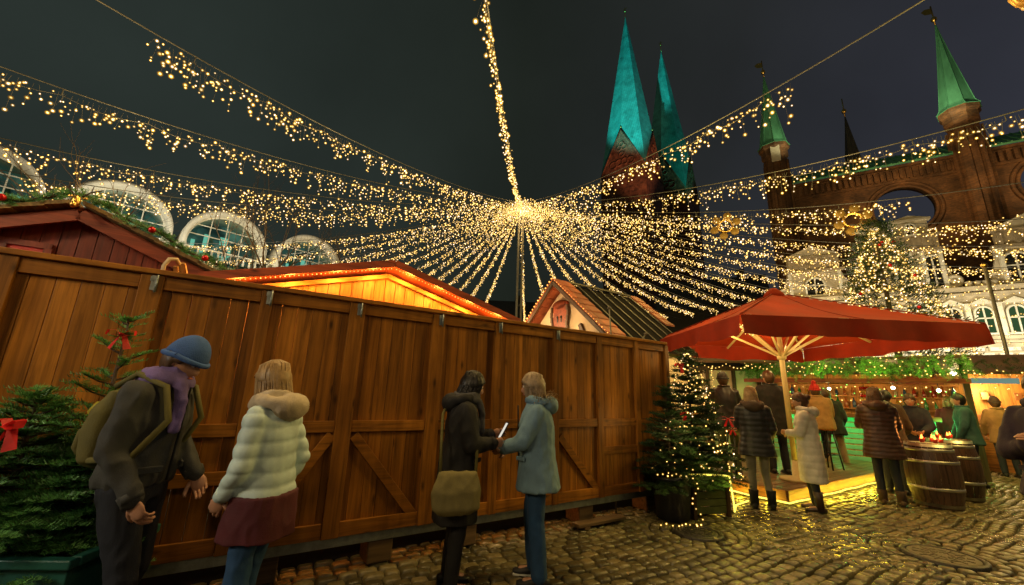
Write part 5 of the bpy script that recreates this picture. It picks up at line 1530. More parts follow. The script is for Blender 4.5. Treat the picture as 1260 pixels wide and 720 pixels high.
def hand(mb, w, d, n_, side, curl=.5, s=1.):
    """palm, four fingers of different length and a thumb from the side of the palm"""
    w, d, n_ = V(w), V(d).normalized(), V(n_).normalized()
    n_ = (n_ - d * n_.dot(d)).normalized(); x = d.cross(n_) * side
    Mx = Matrix((x, d, n_)).transposed()
    mb.ell(w + d * .045 * s, (.042 * s, .055 * s, .016 * s), 14, 8, M=Mx)
    for i, (o_, L, r) in enumerate(((-.029, .068, .0085), (-.010, .077, .009), (.010, .073, .0088), (.028, .058, .0075))):
        p = w + d * (.082 - .006 * abs(i - 1.3)) * s + x * o_ * s; a = 0.; pts = [p - d * .025 * s, p]; rr = [r * s * 1.05, r * s * 1.1]
        for k in range(3):
            a += curl * (.75 + .15 * i); L_ = L * s * (.45, .32, .23)[k]
            p = p + (d * math.cos(a) + n_ * math.sin(a)) * L_; pts.append(p); rr.append(r * s * (1., .92, .7)[k])
        mb.tube(pts, rr, 7)
    p = w + d * .022 * s - x * .032 * s; pts = [p]; rr = [.012 * s]; dd = (-x * .75 + d * .7 + n_ * .25).normalized()
    for k in range(3):
        p = p + dd * (.034, .028, .020)[k] * s; pts.append(p); rr.append((.0115, .0105, .008)[k] * s); dd = (dd + d * .35 + n_ * .35 * curl + x * .12).normalized()
    mb.tube(pts, rr, 7)

def join_mb(dst, src_mesh, mi=0):
    vs = [v.co.copy() for v in src_mesh.vertices]; fs = [tuple(p.vertices) for p in src_mesh.polygons]
    dst.add(vs, fs, mi, True)

def person(label, loc, yaw, h=1.70, lean=0, side=0, head=(0, 0), legs='stand', arms=((.05, .12), (.05, .12)), coat=None, trousers=None, shoes=None,
           hair=None, hat=None, group=None, extras=None, vox=.018, build=1.0, sit=0., seed=0, collar=None, hood=None, skirt=None, fur=None):
    S = h / 1.70; sl_ = math.radians(lean)
    t = thing('person', label, 'person', loc, yaw, group)
    hz = .92 - sit
    RL = Matrix.Rotation(-sl_, 3, 'X') @ Matrix.Rotation(math.radians(side), 3, 'Y')
    def T(p):                                            # torso lean about the hips
        p = V(p); q = V((p.x, p.y, p.z - sit)); c = V((0, 0, hz))
        f = min(1, max(0, (q.z - hz + .10) / .16)) if q.z < hz + .06 else 1
        return q.lerp(c + RL @ (q - c), f)
    S3 = lambda p: V(p) * S
    def fin(mb_or_me, name, mats, parent=t):
        if isinstance(mb_or_me, MB):
            mb_or_me.v = [tuple(V(p) * S) for p in mb_or_me.v]; return mb_or_me.build(name, mats, parent)
        mb_or_me.transform(Matrix.Scale(S, 4)); mb_or_me.materials.clear()
        for m_ in (mats if isinstance(mats, (list, tuple)) else [mats]): mb_or_me.materials.append(m_)
        o = bpy.data.objects.new(name, mb_or_me); col.objects.link(o); o.parent = parent; return o
    # legs: hip, knee, ankle, toe direction
    Lg = []
    for sx in (-1, 1):
        hip = V((sx * .09, 0, hz - .02))
        if legs == 'stand': kn, an = V((sx * .10, .02, .49)), V((sx * .105, -.02, .085))
        elif legs == 'apart': kn, an = V((sx * .13, .02, .49)), V((sx * .17, -.02, .085))
        elif legs == 'shift': kn, an = (V((sx * .09, .05 if sx > 0 else .0, .49)), V((sx * .10 + (.03 if sx > 0 else 0), .02 if sx > 0 else -.03, .085)))
        elif legs == 'walk': kn, an = (V((sx * .09, .20, .50)), V((sx * .085, .26, .09))) if sx > 0 else (V((sx * .09, .02, .47)), V((sx * .085, -.30, .16)))
        elif legs == 'step': kn, an = (V((sx * .09, .10, .50)), V((sx * .085, .12, .085))) if sx > 0 else (V((sx * .09, .03, .48)), V((sx * .085, -.16, .10)))
        elif legs == 'sit': kn, an = V((sx * .13, .36, hz - .10)), V((sx * .12, .30, hz - .52))
        Lg.append((hip, kn, an))
    sh = [T((sx * .165 * build, -.005, 1.375)) for sx in (-1, 1)]
    # arms given in torso frame: (outward, forward) of elbow; or explicit points
    Ar = []
    for i, sx in enumerate((-1, 1)):
        a = arms[i]
        if len(a) == 2 and not hasattr(a[0], '__len__'):
            el = T((sx * (.20 + a[0]), a[1] - .05, 1.10)); wr = T((sx * (.19 + a[0] * .8), a[1] + .06, .86))
        else:
            el = T((sx * a[0][0], a[0][1], a[0][2])); wr = T((sx * a[1][0], a[1][1], a[1][2]))
        Ar.append((sh[i], el, wr))
    nb = T((0, .0, 1.45)); Rh = RL @ Matrix.Rotation(math.radians(head[1]), 3, 'Z') @ Matrix.Rotation(math.radians(-head[0]), 3, 'X')
    hc = nb + Rh @ V((0, .022, .132))
    # body: one skin from feet to neck, head, hands
    b = MB()
    loft(b, [(0, 0, z, rx * build, ry * build) for z, rx, ry in ((.84, .10, .09), (.92, .145, .105), (1.06, .125, .09), (1.25, .15, .105), (1.37, .165, .09), (1.43, .07, .06))], T=T)
    for (hp, kn, an) in Lg:
        cap(b, hp, kn, .075, .05, 10); cap(b, kn, an, .05, .034, 10); cap(b, an + V((0, -.02, -.03)), an + V((0, .12, -.045)), .036, .03, 8)
    for (s_, el, wr) in Ar: cap(b, s_, el, .046, .036, 10); cap(b, el, wr, .036, .026, 10)
    cap(b, nb - V((0, 0, .04)), nb.lerp(hc, .55), .058, .052, 12)
    bodym = blob(b, .02, 3)
    B = MB(); join_mb(B, bodym)
    B.ell(hc, (.076, .098, .118), 30, 24, 0, M=Rh, fn=head_fn)
    for sx in (-1, 1):
        B.ell(hc + Rh @ V((sx * .075, -.008, -.008)), (.010, .020, .032), 8, 6, 0, M=Rh)
        B.ell(hc + Rh @ V((sx * .031, .079, .012)), (.0135, .012, .0115), 10, 8, 1, M=Rh)
        B.ell(hc + Rh @ V((sx * .031, .0885, .012)), (.0062, .0045, .0062), 8, 6, 2, M=Rh)
        B.ell(hc + Rh @ V((sx * .031, .090, .034)), (.019, .006, .004), 8, 4, 2, M=Rh)
    B.ell(hc + Rh @ V((0, .091, -.062)), (.023, .008, .006), 10, 6, 3, M=Rh)
    for i, (s_, el, wr) in enumerate(Ar):
        d = (wr - el).normalized(); sx = -1 if i == 0 else 1
        nn = V((-sx, .25, .1))
        hand(B, wr, d, nn, sx, .42 + .1 * i)
    fin(B, 'body', [SKIN, EYEW, EYED, LIP])
    # trousers
    if trousers:
        b = MB(); r0_, r1_, r2_ = trousers.get('r', (.098, .068, .060))
        loft(b, [(0, -.005, hz - .09, .15 * build, .115), (0, -.005, hz, .17 * build, .125), (0, 0, hz + .10, .155 * build, .115)])
        for (hp, kn, an) in Lg:
            cap(b, hp, kn, r0_, r1_); cap(b, kn, an + V((0, 0, trousers.get('len', .0))), r1_, r2_)
        fin(blob(b, vox, 4, .006, 11, seed=seed), 'trousers', trousers['m'])
    # shoes
    if shoes:
        for (hp, kn, an) in Lg:
            b = MB(); bt = shoes.get('boot', .0)
            up = an.z - .085; pitch = -.6 if up > .04 else 0
            c = an + V((0, 0, -.085))
            rings = [(-.085, .012, .028, .052), (-.05, .0, .038, .085), (.0, .0, .041, .09), (.06, .0, .043, .07), (.12, .0, .046, .052), (.165, .004, .036, .042), (.185, .010, .018, .030)]
            vs = []; fs = []; seg = 14
            for y, z0, rx, hh in rings:
                for k in range(seg):
                    a = 2 * PI * k / seg; zz = z0 + hh * .5 + hh * .5 * math.sin(a); q = V((rx * math.cos(a), y, max(z0, zz)))
                    q = Matrix.Rotation(pitch, 3, 'X') @ (q - V((0, .10, 0))) + V((0, .10, 0)) if pitch else q
                    vs.append(c + q)
            for i in range(len(rings) - 1):
                for k in range(seg): fs.append((i * seg + k, (i + 1) * seg + k, (i + 1) * seg + (k + 1) % seg, i * seg + (k + 1) % seg))
            fs.append(tuple(range(seg))); fs.append(tuple(len(rings) * seg - 1 - k for k in range(seg)))
            b.add(vs, fs, 0, True)
            if bt: b.tube([an + V((0, -.01, -.04)), an + V((0, 0, bt * .5)), an.lerp(kn, .0) + V((0, .0, bt))], [.055, .058, .066], 14)
            so = fin(b, 'boot' if bt else 'shoe', shoes['m'])
            b = MB(); b.box(c + V((0, .05, .008)), (.085, .26, .014), M=Matrix.Rotation(pitch, 3, 'X') if pitch else None)
            fin(b, 'sole', shoes.get('sole', M['black']), so)
    if skirt:
        b = MB(); z0 = skirt['hem']
        loft(b, [(0, .015, z0, .195, .19), (0, .01, (z0 + hz) / 2, .195, .178), (0, 0, hz + .02, .185, .155)])
        fin(blob(b, vox, 3, .008, 8, seed=seed), 'skirt', skirt['m'])
    # coat
    if coat:
        b = MB(); z0 = coat['hem']; k = coat.get('k', 1.) * build; fl = coat.get('flare', 1.)
        rings = []
        if z0 < .88:
            for f in (0, .35, .7): 
                z = z0 + (.92 - z0) * f; rings.append((0, -.005, z, (.205 + .03 * (1 - f) * fl) * k, (.150 + .03 * (1 - f) * fl) * k))
        else: rings.append((0, -.005, z0, .185 * k, .14 * k))
        rings += [(0, -.005, .93 if z0 < .9 else z0 + .04, .195 * k, .148 * k), (0, 0, 1.08, coat.get('waist', .178) * k, .135 * k), (0, .005, 1.25, .19 * k, .142 * k), (0, -.004, 1.36, .19 * k, .118 * k), (0, -.008, 1.42, .135 * k, .10 * k), (0, -.005, 1.475, .082, .085)]
        if sit and z0 < .8: rings = [r_ for r_ in rings if r_[2] > .85]; rings[0] = (0, 0, .84, .2 * k, .16 * k)
        loft(b, rings, T=T)
        for (s_, el, wr) in Ar: cap(b, s_ + V((0, 0, -.01)), el, .076 * k, .062 * k); cap(b, el, wr.lerp(el, .06), .062 * k, .048 * k)
        co = fin(blob(b, vox, coat.get('smooth', 5), coat.get('fold', .010), coat.get('fs', 7.), coat.get('puff', 0), coat.get('puffd', .075), seed=seed), 'coat', coat['m'])
        b = MB()                                         # stand-up collar
        ring = [T(V((.088 * math.cos(a), .088 * math.sin(a) - .005, 1.46))) for a in np.linspace(0, 2 * PI, 21)]
        b.tube(ring, .024, 8, caps=False); fin(b, 'collar', coat.get('cm', coat['m']), co)
        if coat.get('detail'):                           # pocket flaps, hem band and front zip
            for sx in (-1, 1):
                pz = max(z0 + .10, .98); fl_ = MB(); fl_.box((0, 0, 0), (.13, .012, .035)); a_ = .62
                Mx = RL @ Matrix.Rotation(-sx * a_, 3, 'Z'); c0 = T(V((sx * .132 * k, .128 * k, pz)))
                fl_.v = [tuple(c0 + Mx @ V(p)) for p in fl_.v]; fin(fl_, 'pocket_flap', coat['m'], co).modifiers.new('b', 'BEVEL').width = .004
            b = MB(); b.tube([T((0, (.150 + .004) * k, z)) for z in np.linspace(z0 + .03, 1.42, 9)], .0065, 6); fin(b, 'zip', M['black'], co)
            for sx, (s_, el, wr) in zip((-1, 1), Ar):
                d_ = (wr - el).normalized(); b = MB(); b.tube([wr - d_ * .045, wr - d_ * .005], [.053 * k, .050 * k], 14); fin(b, 'cuff', coat['m'], co)
        if coat.get('zip'):
            b = MB(); b.tube([T((0, .15 * k, z)) for z in (z0 + .05, 1.08, 1.25, 1.4)], .006, 5); fin(b, 'zip', M['black'], co)
    if hood:                                             # hood lying on the back
        b = MB(); b.ell(T((0, -.115, 1.42)), (.135, .085, .085), 18, 12, M=RL); ring = [T(V((.125 * math.cos(a), .105 * math.sin(a) - .04, 1.455 + .02 * math.sin(a)))) for a in np.linspace(0, 2 * PI, 19)]
        b.tube(ring, .042, 10, caps=False); fin(blob(b, .014, 3, .006, 14, seed=seed), 'hood', hood)
    if fur:
        b = MB()
        for k in range(700):
            a = rnd.uniform(-.35, PI + .35) + PI; q = T(V((.125 * math.cos(a) + rnd.gauss(0, .022), .10 * math.sin(a) - .035 + rnd.gauss(0, .022), 1.475 + rnd.gauss(0, .026))))
            d = V((rnd.uniform(-1, 1) + math.cos(a), rnd.uniform(-1, 1) + math.sin(a), rnd.uniform(-.6, 1))).normalized(); x = d.cross(V((0, 0, 1))).normalized() * .004
            b.add([q - x, q + x, q + d * .045], [(0, 1, 2)])
        fin(b, 'fur_trim', fur)
    if collar:                                           # scarf
        b = MB()
        for k, (r, z, w_) in enumerate(((.088, 1.485, .036), (.096, 1.45, .04))):
            b.tube([T(V((r * math.cos(a), r * math.sin(a) + .01, z + .012 * math.sin(a * 2 + k)))) for a in np.linspace(0, 2 * PI, 23)], w_, 9, caps=False)
        b.tube([T((.05, .115, 1.45)), T((.06, .155, 1.35)), T((.07, .16, 1.18))], [.035, .032, .03], 8)
        fin(blob(b, .013, 2, .006, 16, seed=seed), 'scarf', collar)
    # hair
    def hfn(off, zmin=-.2, face=True, wave=.004, top=0.):
        def f(p):
            q = head_fn(p); n_ = V((p.x / .076 ** 2, p.y / .098 ** 2, p.z / .118 ** 2)).normalized()
            a = math.atan2(p.x, p.y); lim = off
            if face and p.y > .0:
                hl = .052 - .06 * (abs(p.x) / .076) ** 2
                if p.z < hl: lim = -.012
            lim += wave * math.sin(a * 23 + p.z * 40) if lim > 0 else 0
            if lim > 0: lim += top * max(0, p.z / .118)
            return q + n_ * lim
        return f
    if hair:
        b = MB(); b.ell(hc, (.076, .098, .118), 40, 28, M=Rh, fn=hfn(hair.get('off', .016), wave=hair.get('wave', .0035)))
        st_ = hair.get('style', 'short')
        if st_ in ('bob', 'long'):
            zb = -.15 if st_ == 'bob' else -.30
            for k in range(300):
                a = rnd.uniform(.20 * PI, 1.80 * PI); c_, s_ = math.sin(a), math.cos(a)
                p0 = hc + Rh @ V((.082 * c_, .095 * s_ - .005, .03)); p1 = hc + Rh @ V((.094 * c_, .10 * s_ - .012, -.07)); p2 = hc + Rh @ V((.092 * c_ * rnd.uniform(.85, 1.1), .09 * s_ - .02, zb * rnd.uniform(.8, 1.1)))
                q_ = rnd.uniform(.86, 1.06); cw = hc + Rh @ V((.025 * c_, .03 * s_ - .015, .133)); m0 = hc + Rh @ V((.068 * c_, .082 * s_ - .01, .100)); b.tube([cw, hc + (m0 - hc) * (q_ * .5 + .52), hc + (p0 - hc) * q_, hc + (p1 - hc) * q_, p2 + V((rnd.gauss(0, .006), rnd.gauss(0, .006), 0))], [.003, .0045, .005, .005, .0015], 4, caps=False)
        if st_ == 'bun': b.ell(hc + Rh @ V((0, -.115, .05)), (.05, .045, .05), 16, 10, fn=lambda p: p * (1 + .05 * math.sin(p.x * 120) * math.sin(p.z * 90)))
        fin(b, 'hair', hair['m'])
    if hat:
        b = MB()
        def hat_fn(p):
            q = V((p.x, p.y, p.z)); n_ = V((p.x / .076 ** 2, p.y / .098 ** 2, p.z / .118 ** 2)).normalized()
            lim = .020 if p.z > .028 - .25 * max(0, -p.y) else -.02
            return q + n_ * lim + V((0, 0, .022 * max(0, p.z / .118)))
        b.ell(hc, (.076, .098, .118), 36, 26, M=Rh, fn=hat_fn)
        ho = fin(b, 'hat', hat['m'])
        b = MB(); b.tube([hc + Rh @ V((.094 * math.cos(a), .116 * math.sin(a), .030 - (.03 if math.sin(a) < 0 else 0) * -math.sin(a))) for a in np.linspace(0, 2 * PI, 27)], .015, 8, caps=False); fin(b, 'brim', hat.get('m2', hat['m']), ho)
        if hat.get('pom'):
            b = MB(); b.ell(hc + Rh @ V((0, -.01, .17)), (.045, .045, .045), 16, 12, fn=lambda p: p * (1 + .12 * math.sin(p.x * 300) * math.sin(p.y * 280))); fin(b, 'pompom', hat['pom'], ho)
    return t, dict(T=T, S=S, hc=hc, Rh=Rh, arms=Ar, legs=Lg)

def cloth(name, c, rough=.8, bump=.22, **k): return pm(name, c, rough, var=k.pop('var', .18), scale=k.pop('scale', 9), bump=bump, bscale=k.pop('bscale', 160), **k)
C_ = dict(
    charcoal=cloth('charcoal jacket', (.050, .052, .05)), black=cloth('black wool', (.010, .010, .012)), blackpuff=cloth('black quilted nylon', (.016, .015, .015), .42, .05),
    brownpuff=cloth('brown quilted nylon', (.055, .026, .016), .42, .05), white=cloth('white quilted coat', (.62, .58, .50), .55, .05), mint=cloth('pale mint quilted jacket', (.60, .76, .76), .55, .05),
    blue=cloth('light blue parka', (.17, .29, .40)), navy=cloth('navy coat', (.014, .016, .035)), purple=cloth('dark plum jacket', (.022, .012, .028)), tan=cloth('tan coat', (.26, .15, .05)),
    teal=cloth('teal jacket', (.02, .07, .075)), jeans=cloth('blue jeans', (.022, .075, .19), .8, .15), darkjeans=cloth('dark jeans', (.012, .016, .028)), grey=cloth('light grey trousers', (.22, .20, .16)),
    beige=cloth('beige trousers', (.32, .22, .12)), greenish=cloth('olive trousers', (.05, .07, .03)), maroon=cloth('maroon tunic', (.085, .012, .018)), cream=cloth('cream knit', (.52, .43, .31), .9, .3),
    bluehat=cloth('blue knitted hat', (.05, .12, .35), .9, .4), lilac=cloth('lilac scarf', (.20, .14, .38), .9, .3), redhat=cloth('red knitted hat', (.45, .02, .015), .9, .4), olive=cloth('olive canvas', (.13, .115, .03), .8),
    yellow=cloth('yellow pocket', (.42, .36, .02), .7), dkhat=cloth('dark cap', (.02, .02, .02)), brown=cloth('brown wool', (.06, .035, .02)))
H_ = dict(black=pm('black hair', (.010, .008, .007), .4, var=.4, scale=30), brown=pm('brown hair', (.075, .038, .016), .45, var=.35, scale=30), blond=pm('blond hair', (.36, .23, .10), .45, var=.3, scale=30), grey=pm('ash blond hair', (.30, .22, .14), .5, var=.3, scale=30))
FURM = pm('beige fur', (.34, .24, .13), .8, var=.3, scale=20); SH = dict(m=pm('black leather', (.014, .013, .012), .35)); SHB = dict(m=pm('brown leather', (.05, .028, .014), .4), boot=.20)
SNK = dict(m=pm('dark canvas sneakers', (.015, .016, .02), .6), sole=M['white'])
HP = math.pi / 2
# passer-by with backpack, left
t, A = person('man in blue hat and charcoal jacket with a backpack striding past, head bowed', (-2.06, 2.44, 0), -HP + .12, 1.76, 3, 0, (24, 0), 'step',
    (((.20, .04, 1.12), (.17, .20, .92)), ((.20, -.02, 1.09), (.18, .13, .86))), dict(m=C_['charcoal'], detail=1, hem=.90, fold=.014, k=.98, flare=.3, cm=C_['lilac']), dict(m=C_['darkjeans']), SH, dict(m=H_['brown']), dict(m=C_['bluehat']), collar=C_['lilac'], vox=.011, build=1.0, seed=1)
bt = thing('backpack', 'olive backpack with yellow pocket worn by the striding man', 'backpack', t.location, t.rotation_euler.z)
T_, S_p = A['T'], A['S']
b = MB(); loft(b, [(0, -.17, .98, .10, .05), (0, -.185, 1.02, .14, .075), (0, -.195, 1.15, .15, .085), (0, -.185, 1.28, .135, .075), (0, -.165, 1.38, .09, .045)], T=lambda p: T_(p) * S_p)
me = blob(b, .014, 4, .006, 9); me.materials.append(C_['olive']); o = bpy.data.objects.new('bag_body', me); col.objects.link(o); o.parent = bt
b = MB(); loft(b, [(0, -.245, 1.03, .085, .03), (0, -.265, 1.08, .11, .035), (0, -.265, 1.16, .105, .03), (0, -.255, 1.20, .085, .02)], T=lambda p: T_(p) * S_p); b.build('front_pocket', C_['olive'], bt)
b = MB(); loft(b, [(0, -.255, 1.225, .075, .025), (0, -.262, 1.26, .09, .03), (0, -.245, 1.31, .075, .025)], T=lambda p: T_(p) * S_p); b.build('upper_pocket', C_['yellow'], bt)
for sx in (-1, 1):
    b = MB(); b.tube([T_((sx * .10, -.16, 1.40)) * S_p, T_((sx * .115, -.06, 1.475)) * S_p, T_((sx * .125, .10, 1.42)) * S_p, T_((sx * .14, .165, 1.25)) * S_p, T_((sx * .18, .06, 1.06)) * S_p, T_((sx * .13, -.16, 1.03)) * S_p], .017, 8); b.build('shoulder_strap', C_['olive'], bt)
# passer-by in mint jacket
person('woman in pale mint quilted jacket, cream hood, maroon tunic and blue jeans walking left', (-1.37, 2.52, 0), HP - .12, 1.63, 4, 0, (4, 0), 'step',
    (((.20, .02, 1.10), (.17, .14, .94)), ((.22, -.06, 1.10), (.19, .04, .90))), dict(m=C_['mint'], detail=1, hem=.88, puff=.011, puffd=.082, fold=.003, k=1.0, smooth=3), dict(m=C_['jeans'], r=(.078, .062, .056)), SH, dict(m=H_['blond'], style='long'), None, hood=C_['cream'], collar=C_['cream'], skirt=dict(m=C_['maroon'], hem=.70), vox=.011, build=.9, seed=2)
# dark woman with phone and bag
t, A = person('woman in long black coat with black hair looking down at a phone', (-.40, 3.58, 0), -HP + .25, 1.66, 3, 0, (14, 0), 'stand',
    (((.22, .10, 1.10), (.10, .30, 1.17)), ((.22, .06, 1.10), (.12, .27, 1.12))), dict(m=C_['black'], hem=.50, detail=1, fold=.012, flare=.8, k=1.06), dict(m=C_['black']), SH, dict(m=H_['black'], style='bob', off=.02), None, hood=C_['black'], collar=cloth('grey scarf', (.06, .06, .07)), vox=.014, seed=3)
ph = thing('phone', 'small bright phone held up by the woman in black', 'phone', t.location, t.rotation_euler.z)
w_ = (A['arms'][0][2] + A['arms'][1][2]) / 2 * A['S']
MB().box(w_ + V((-.0, .09, .07)), (.074, .010, .15), M=Matrix.Rotation(-.5, 3, 'X')).build('case', M['black'], ph, bev=.003)
MB().box(w_ + V((0, .0835, .067)), (.066, .003, .138), M=Matrix.Rotation(-.5, 3, 'X')).build('screen', em('phone screen', (.95, .9, .75), .8), ph)
bg_ = thing('shoulder_bag', 'olive shoulder bag hanging at the hip of the woman in black', 'bag', t.location, t.rotation_euler.z)
b = MB(); loft(b, [(.30, -.04, .60, .035, .12), (.305, -.04, .64, .06, .18), (.30, -.04, .76, .06, .19), (.29, -.04, .88, .03, .155), (.285, -.04, .90, .012, .15)])
me = blob(b, .012, 3, .007, 9); me.materials.append(cloth('pale olive cloth', (.20, .17, .065))); o = bpy.data.objects.new('bag_body', me); col.objects.link(o); o.parent = bg_
b = MB(); b.tube([(.285, .10, .88), (.24, .11, 1.1), (.10, .11, 1.34), (-.06, .05, 1.46), (-.06, -.08, 1.45), (.08, -.16, 1.3), (.22, -.17, 1.1), (.285, -.17, .88)], .012, 7); b.build('strap', C_['olive'], bg_)
# light blue coat
person('woman in light blue parka with fur collar and blue jeans standing by the hoarding', (.27, 3.74, 0), HP - .1, 1.66, 2, 0, (4, 0), 'shift',
    (((.21, .12, 1.12), (.12, .30, 1.06)), ((.22, .10, 1.10), (.14, .29, 1.04))), dict(m=C_['blue'], detail=1, hem=.72, fold=.010, flare=.9, k=1.1), dict(m=C_['jeans'], r=(.095, .072, .070)), SNK, dict(m=H_['grey'], style='bob', off=.022), None, hood=C_['blue'], fur=FURM, vox=.014, seed=4)
# deck and bar guests
g_ = 'guests around the deck and the drinks hut'
person('person in dark jacket and cap with olive trousers on the left of the deck', (3.98, 7.62, .205), -.3, 1.76, 2, 0, (8, 0), 'stand', coat=dict(m=C_['blackpuff'], hem=.80, fold=.010), trousers=dict(m=C_['greenish']), shoes=SH, hair=dict(m=H_['brown']), hat=dict(m=C_['dkhat']), group=g_, seed=5)
person('woman in black quilted coat and pale trousers seen from behind at the deck edge', (3.66, 6.25, 0), -.35, 1.68, 2, 0, (4, -8), 'shift', (((.21, .06, 1.10), (.15, .20, .98)), ((.23, -.02, 1.10), (.19, .12, .92))), dict(m=C_['blackpuff'], hem=.72, puff=.008, fold=.004, k=1.1), dict(m=C_['grey'], r=(.085, .058, .045)), dict(m=C_['black'], boot=.16), dict(m=H_['blond'], style='bob'), None, hood=C_['brown'], group=g_, vox=.015, seed=6)
person('tall man in long dark coat on the deck by the umbrella pole', (5.02, 7.90, .205), -.2, 1.84, 0, 0, (2, 20), 'stand', coat=dict(m=C_['black'], hem=.62, fold=.011, k=1.12), trousers=dict(m=C_['darkjeans']), shoes=SH, hair=dict(m=H_['brown']), group=g_, seed=7)
person('woman in knee-length white quilted coat with brown bun before the deck', (4.42, 6.22, 0), .95, 1.61, 1, 0, (6, 5), 'shift', (((.21, .10, 1.10), (.10, .25, 1.10)), ((.23, .06, 1.10), (.11, .23, 1.08))), dict(m=C_['white'], hem=.40, puff=.006, puffd=.10, fold=.006, k=1.1, flare=.4), dict(m=C_['darkjeans'], r=(.085, .06, .052)), SHB, dict(m=H_['brown'], style='bun', off=.024), None, hood=C_['white'], group=g_, vox=.015, seed=8)
person('person in tan coat and red hat seated on a bar stool', (6.40, 8.56, .205), -.35, 1.74, 6, 0, (4, 0), 'sit', (((.22, .14, 1.12), (.12, .34, 1.12)), ((.22, .14, 1.12), (.12, .34, 1.12))), dict(m=C_['tan'], hem=.72, fold=.010, k=1.16), dict(m=C_['darkjeans']), SH, dict(m=H_['brown']), dict(m=C_['redhat'], pom=C_['redhat']), group=g_, sit=.10, seed=9)
person('person in black coat and beige trousers standing at the drinks counter', (7.42, 9.62, 0), -.45, 1.80, 4, 0, (6, 0), 'apart', (((.22, .12, 1.12), (.12, .30, 1.08)), ((.23, -.02, 1.08), (.19, .10, .90))), dict(m=C_['black'], hem=.74, fold=.010, k=1.12), dict(m=C_['beige']), SH, dict(m=H_['brown']), group=g_, seed=10)
person('woman in long brown quilted coat and dark leggings beside the front barrel', (5.95, 6.72, 0), -.55, 1.75, 3, 0, (6, -20), 'stand', (((.22, .12, 1.12), (.12, .30, 1.16)), ((.23, .10, 1.12), (.13, .30, 1.12))), dict(m=C_['brownpuff'], hem=.66, puff=.009, puffd=.062, fold=.005, k=1.1), dict(m=C_['darkjeans'], r=(.085, .06, .05)), dict(m=C_['brown'], boot=.12), dict(m=H_['brown'], style='bob'), None, hood=C_['brownpuff'], group=g_, vox=.015, seed=11)
person('man in dark brown jacket bending toward the candle barrel', (6.80, 7.52, 0), -.9, 1.76, 10, 0, (10, -15), 'stand', (((.23, .16, 1.10), (.12, .36, 1.06)), ((.24, .12, 1.10), (.16, .34, 1.02))), dict(m=C_['brown'], hem=.78, fold=.012, k=1.15), dict(m=C_['darkjeans']), SH, dict(m=H_['black']), group=g_, seed=12)
person('person in navy coat with beige fur collar facing the viewer behind the barrels', (7.75, 8.0, 0), 2.45, 1.70, 2, 0, (8, 0), 'stand', (((.22, .14, 1.12), (.10, .30, 1.04)), ((.22, .14, 1.12), (.10, .30, 1.04))), dict(m=C_['navy'], hem=.76, fold=.010, k=1.12), dict(m=C_['darkjeans']), SH, dict(m=H_['brown']), fur=FURM, group=g_, seed=13)
person('person in teal jacket with dark hair in profile behind the rear barrel', (9.15, 8.35, 0), .9, 1.74, 2, 0, (0, 0), 'stand', coat=dict(m=C_['teal'], hem=.76, fold=.010, k=1.08), trousers=dict(m=C_['darkjeans']), shoes=SH, hair=dict(m=H_['black']), group=g_, seed=14)
person('person in reddish coat farther back before the food stall', (10.1, 9.5, 0), 2.2, 1.70, 0, 0, (0, 10), 'stand', coat=dict(m=C_['maroon'], hem=.74, fold=.010), trousers=dict(m=C_['darkjeans']), shoes=SH, hair=dict(m=H_['blond'], style='bob'), group=g_, vox=.022, seed=15)
person('person in brown coat at the counter of the food stall', (11.3, 9.6, 0), -.6, 1.72, 0, 0, (0, 0), 'stand', coat=dict(m=C_['tan'], hem=.70, fold=.010), trousers=dict(m=C_['darkjeans']), shoes=SH, hair=dict(m=H_['brown']), hat=dict(m=C_['brown']), group=g_, vox=.022, seed=16)
person('person in dark plum jacket with clasped hands cut by the right edge', (4.42, 3.36, 0), 1.85, 1.80, 3, 0, (8, 0), 'stand', (((.23, .12, 1.10), (.03, .26, 1.20)), ((.23, .12, 1.10), (.05, .25, 1.17))), dict(m=C_['purple'], detail=1, hem=.76, fold=.012, k=1.14), dict(m=C_['navy']), SH, dict(m=H_['brown']), hood=C_['purple'], vox=.014, build=1.05, seed=17)
# ------------------------------------------------------------------ light given off by the strings, stalls and floodlights, plus added lamps
def on_string(az, t, w, r=.8, dz=1.6, c=(1., .66, .25)):
    q = string_point(math.radians(az), t); lamp('fairy_string_lamp', (q.x, q.y, q.z - dz), c, w, r)
K = 1.0
on_string(-176, .45, 260 * K); on_string(-176, .72, 500 * K); on_string(-176, .95, 800 * K)
on_string(-150, .6, 350 * K); on_string(-150, .95, 500 * K); on_string(154, .6, 700 * K, c=(1, .68, .16)); on_string(154, .95, 1100 * K, c=(1, .68, .16))
on_string(-136, .8, 350 * K); on_string(-122, .85, 300 * K); on_string(-113.5, .7, 250 * K); on_string(137, .7, 350 * K); on_string(120, .75, 300 * K); on_string(98, .8, 300 * K)
on_string(-85, .7, 200 * K); on_string(-46, .7, 200 * K); on_string(0, .7, 200 * K); on_string(44, .7, 250 * K); on_string(70, .75, 300 * K)
lamp('hub_lamp', (HUB.x, HUB.y, HUB.z - .5), WARM, 900, .6)
# church floods
lamp('church_floodlight', (10, 70, 12), (.10, 1., .95), 800000, .8, 'SPOT', (45, 124, 134), 27, .35)
lamp('church_floodlight', (75, 92, 14), (.10, 1., .75), 110000, .8, 'SPOT', (62, 147, 124), 24)
lamp('church_floodlight', (38, 70, 12), (1., .50, .28), 140000, .8, 'SPOT', (41, 122, 84), 20)
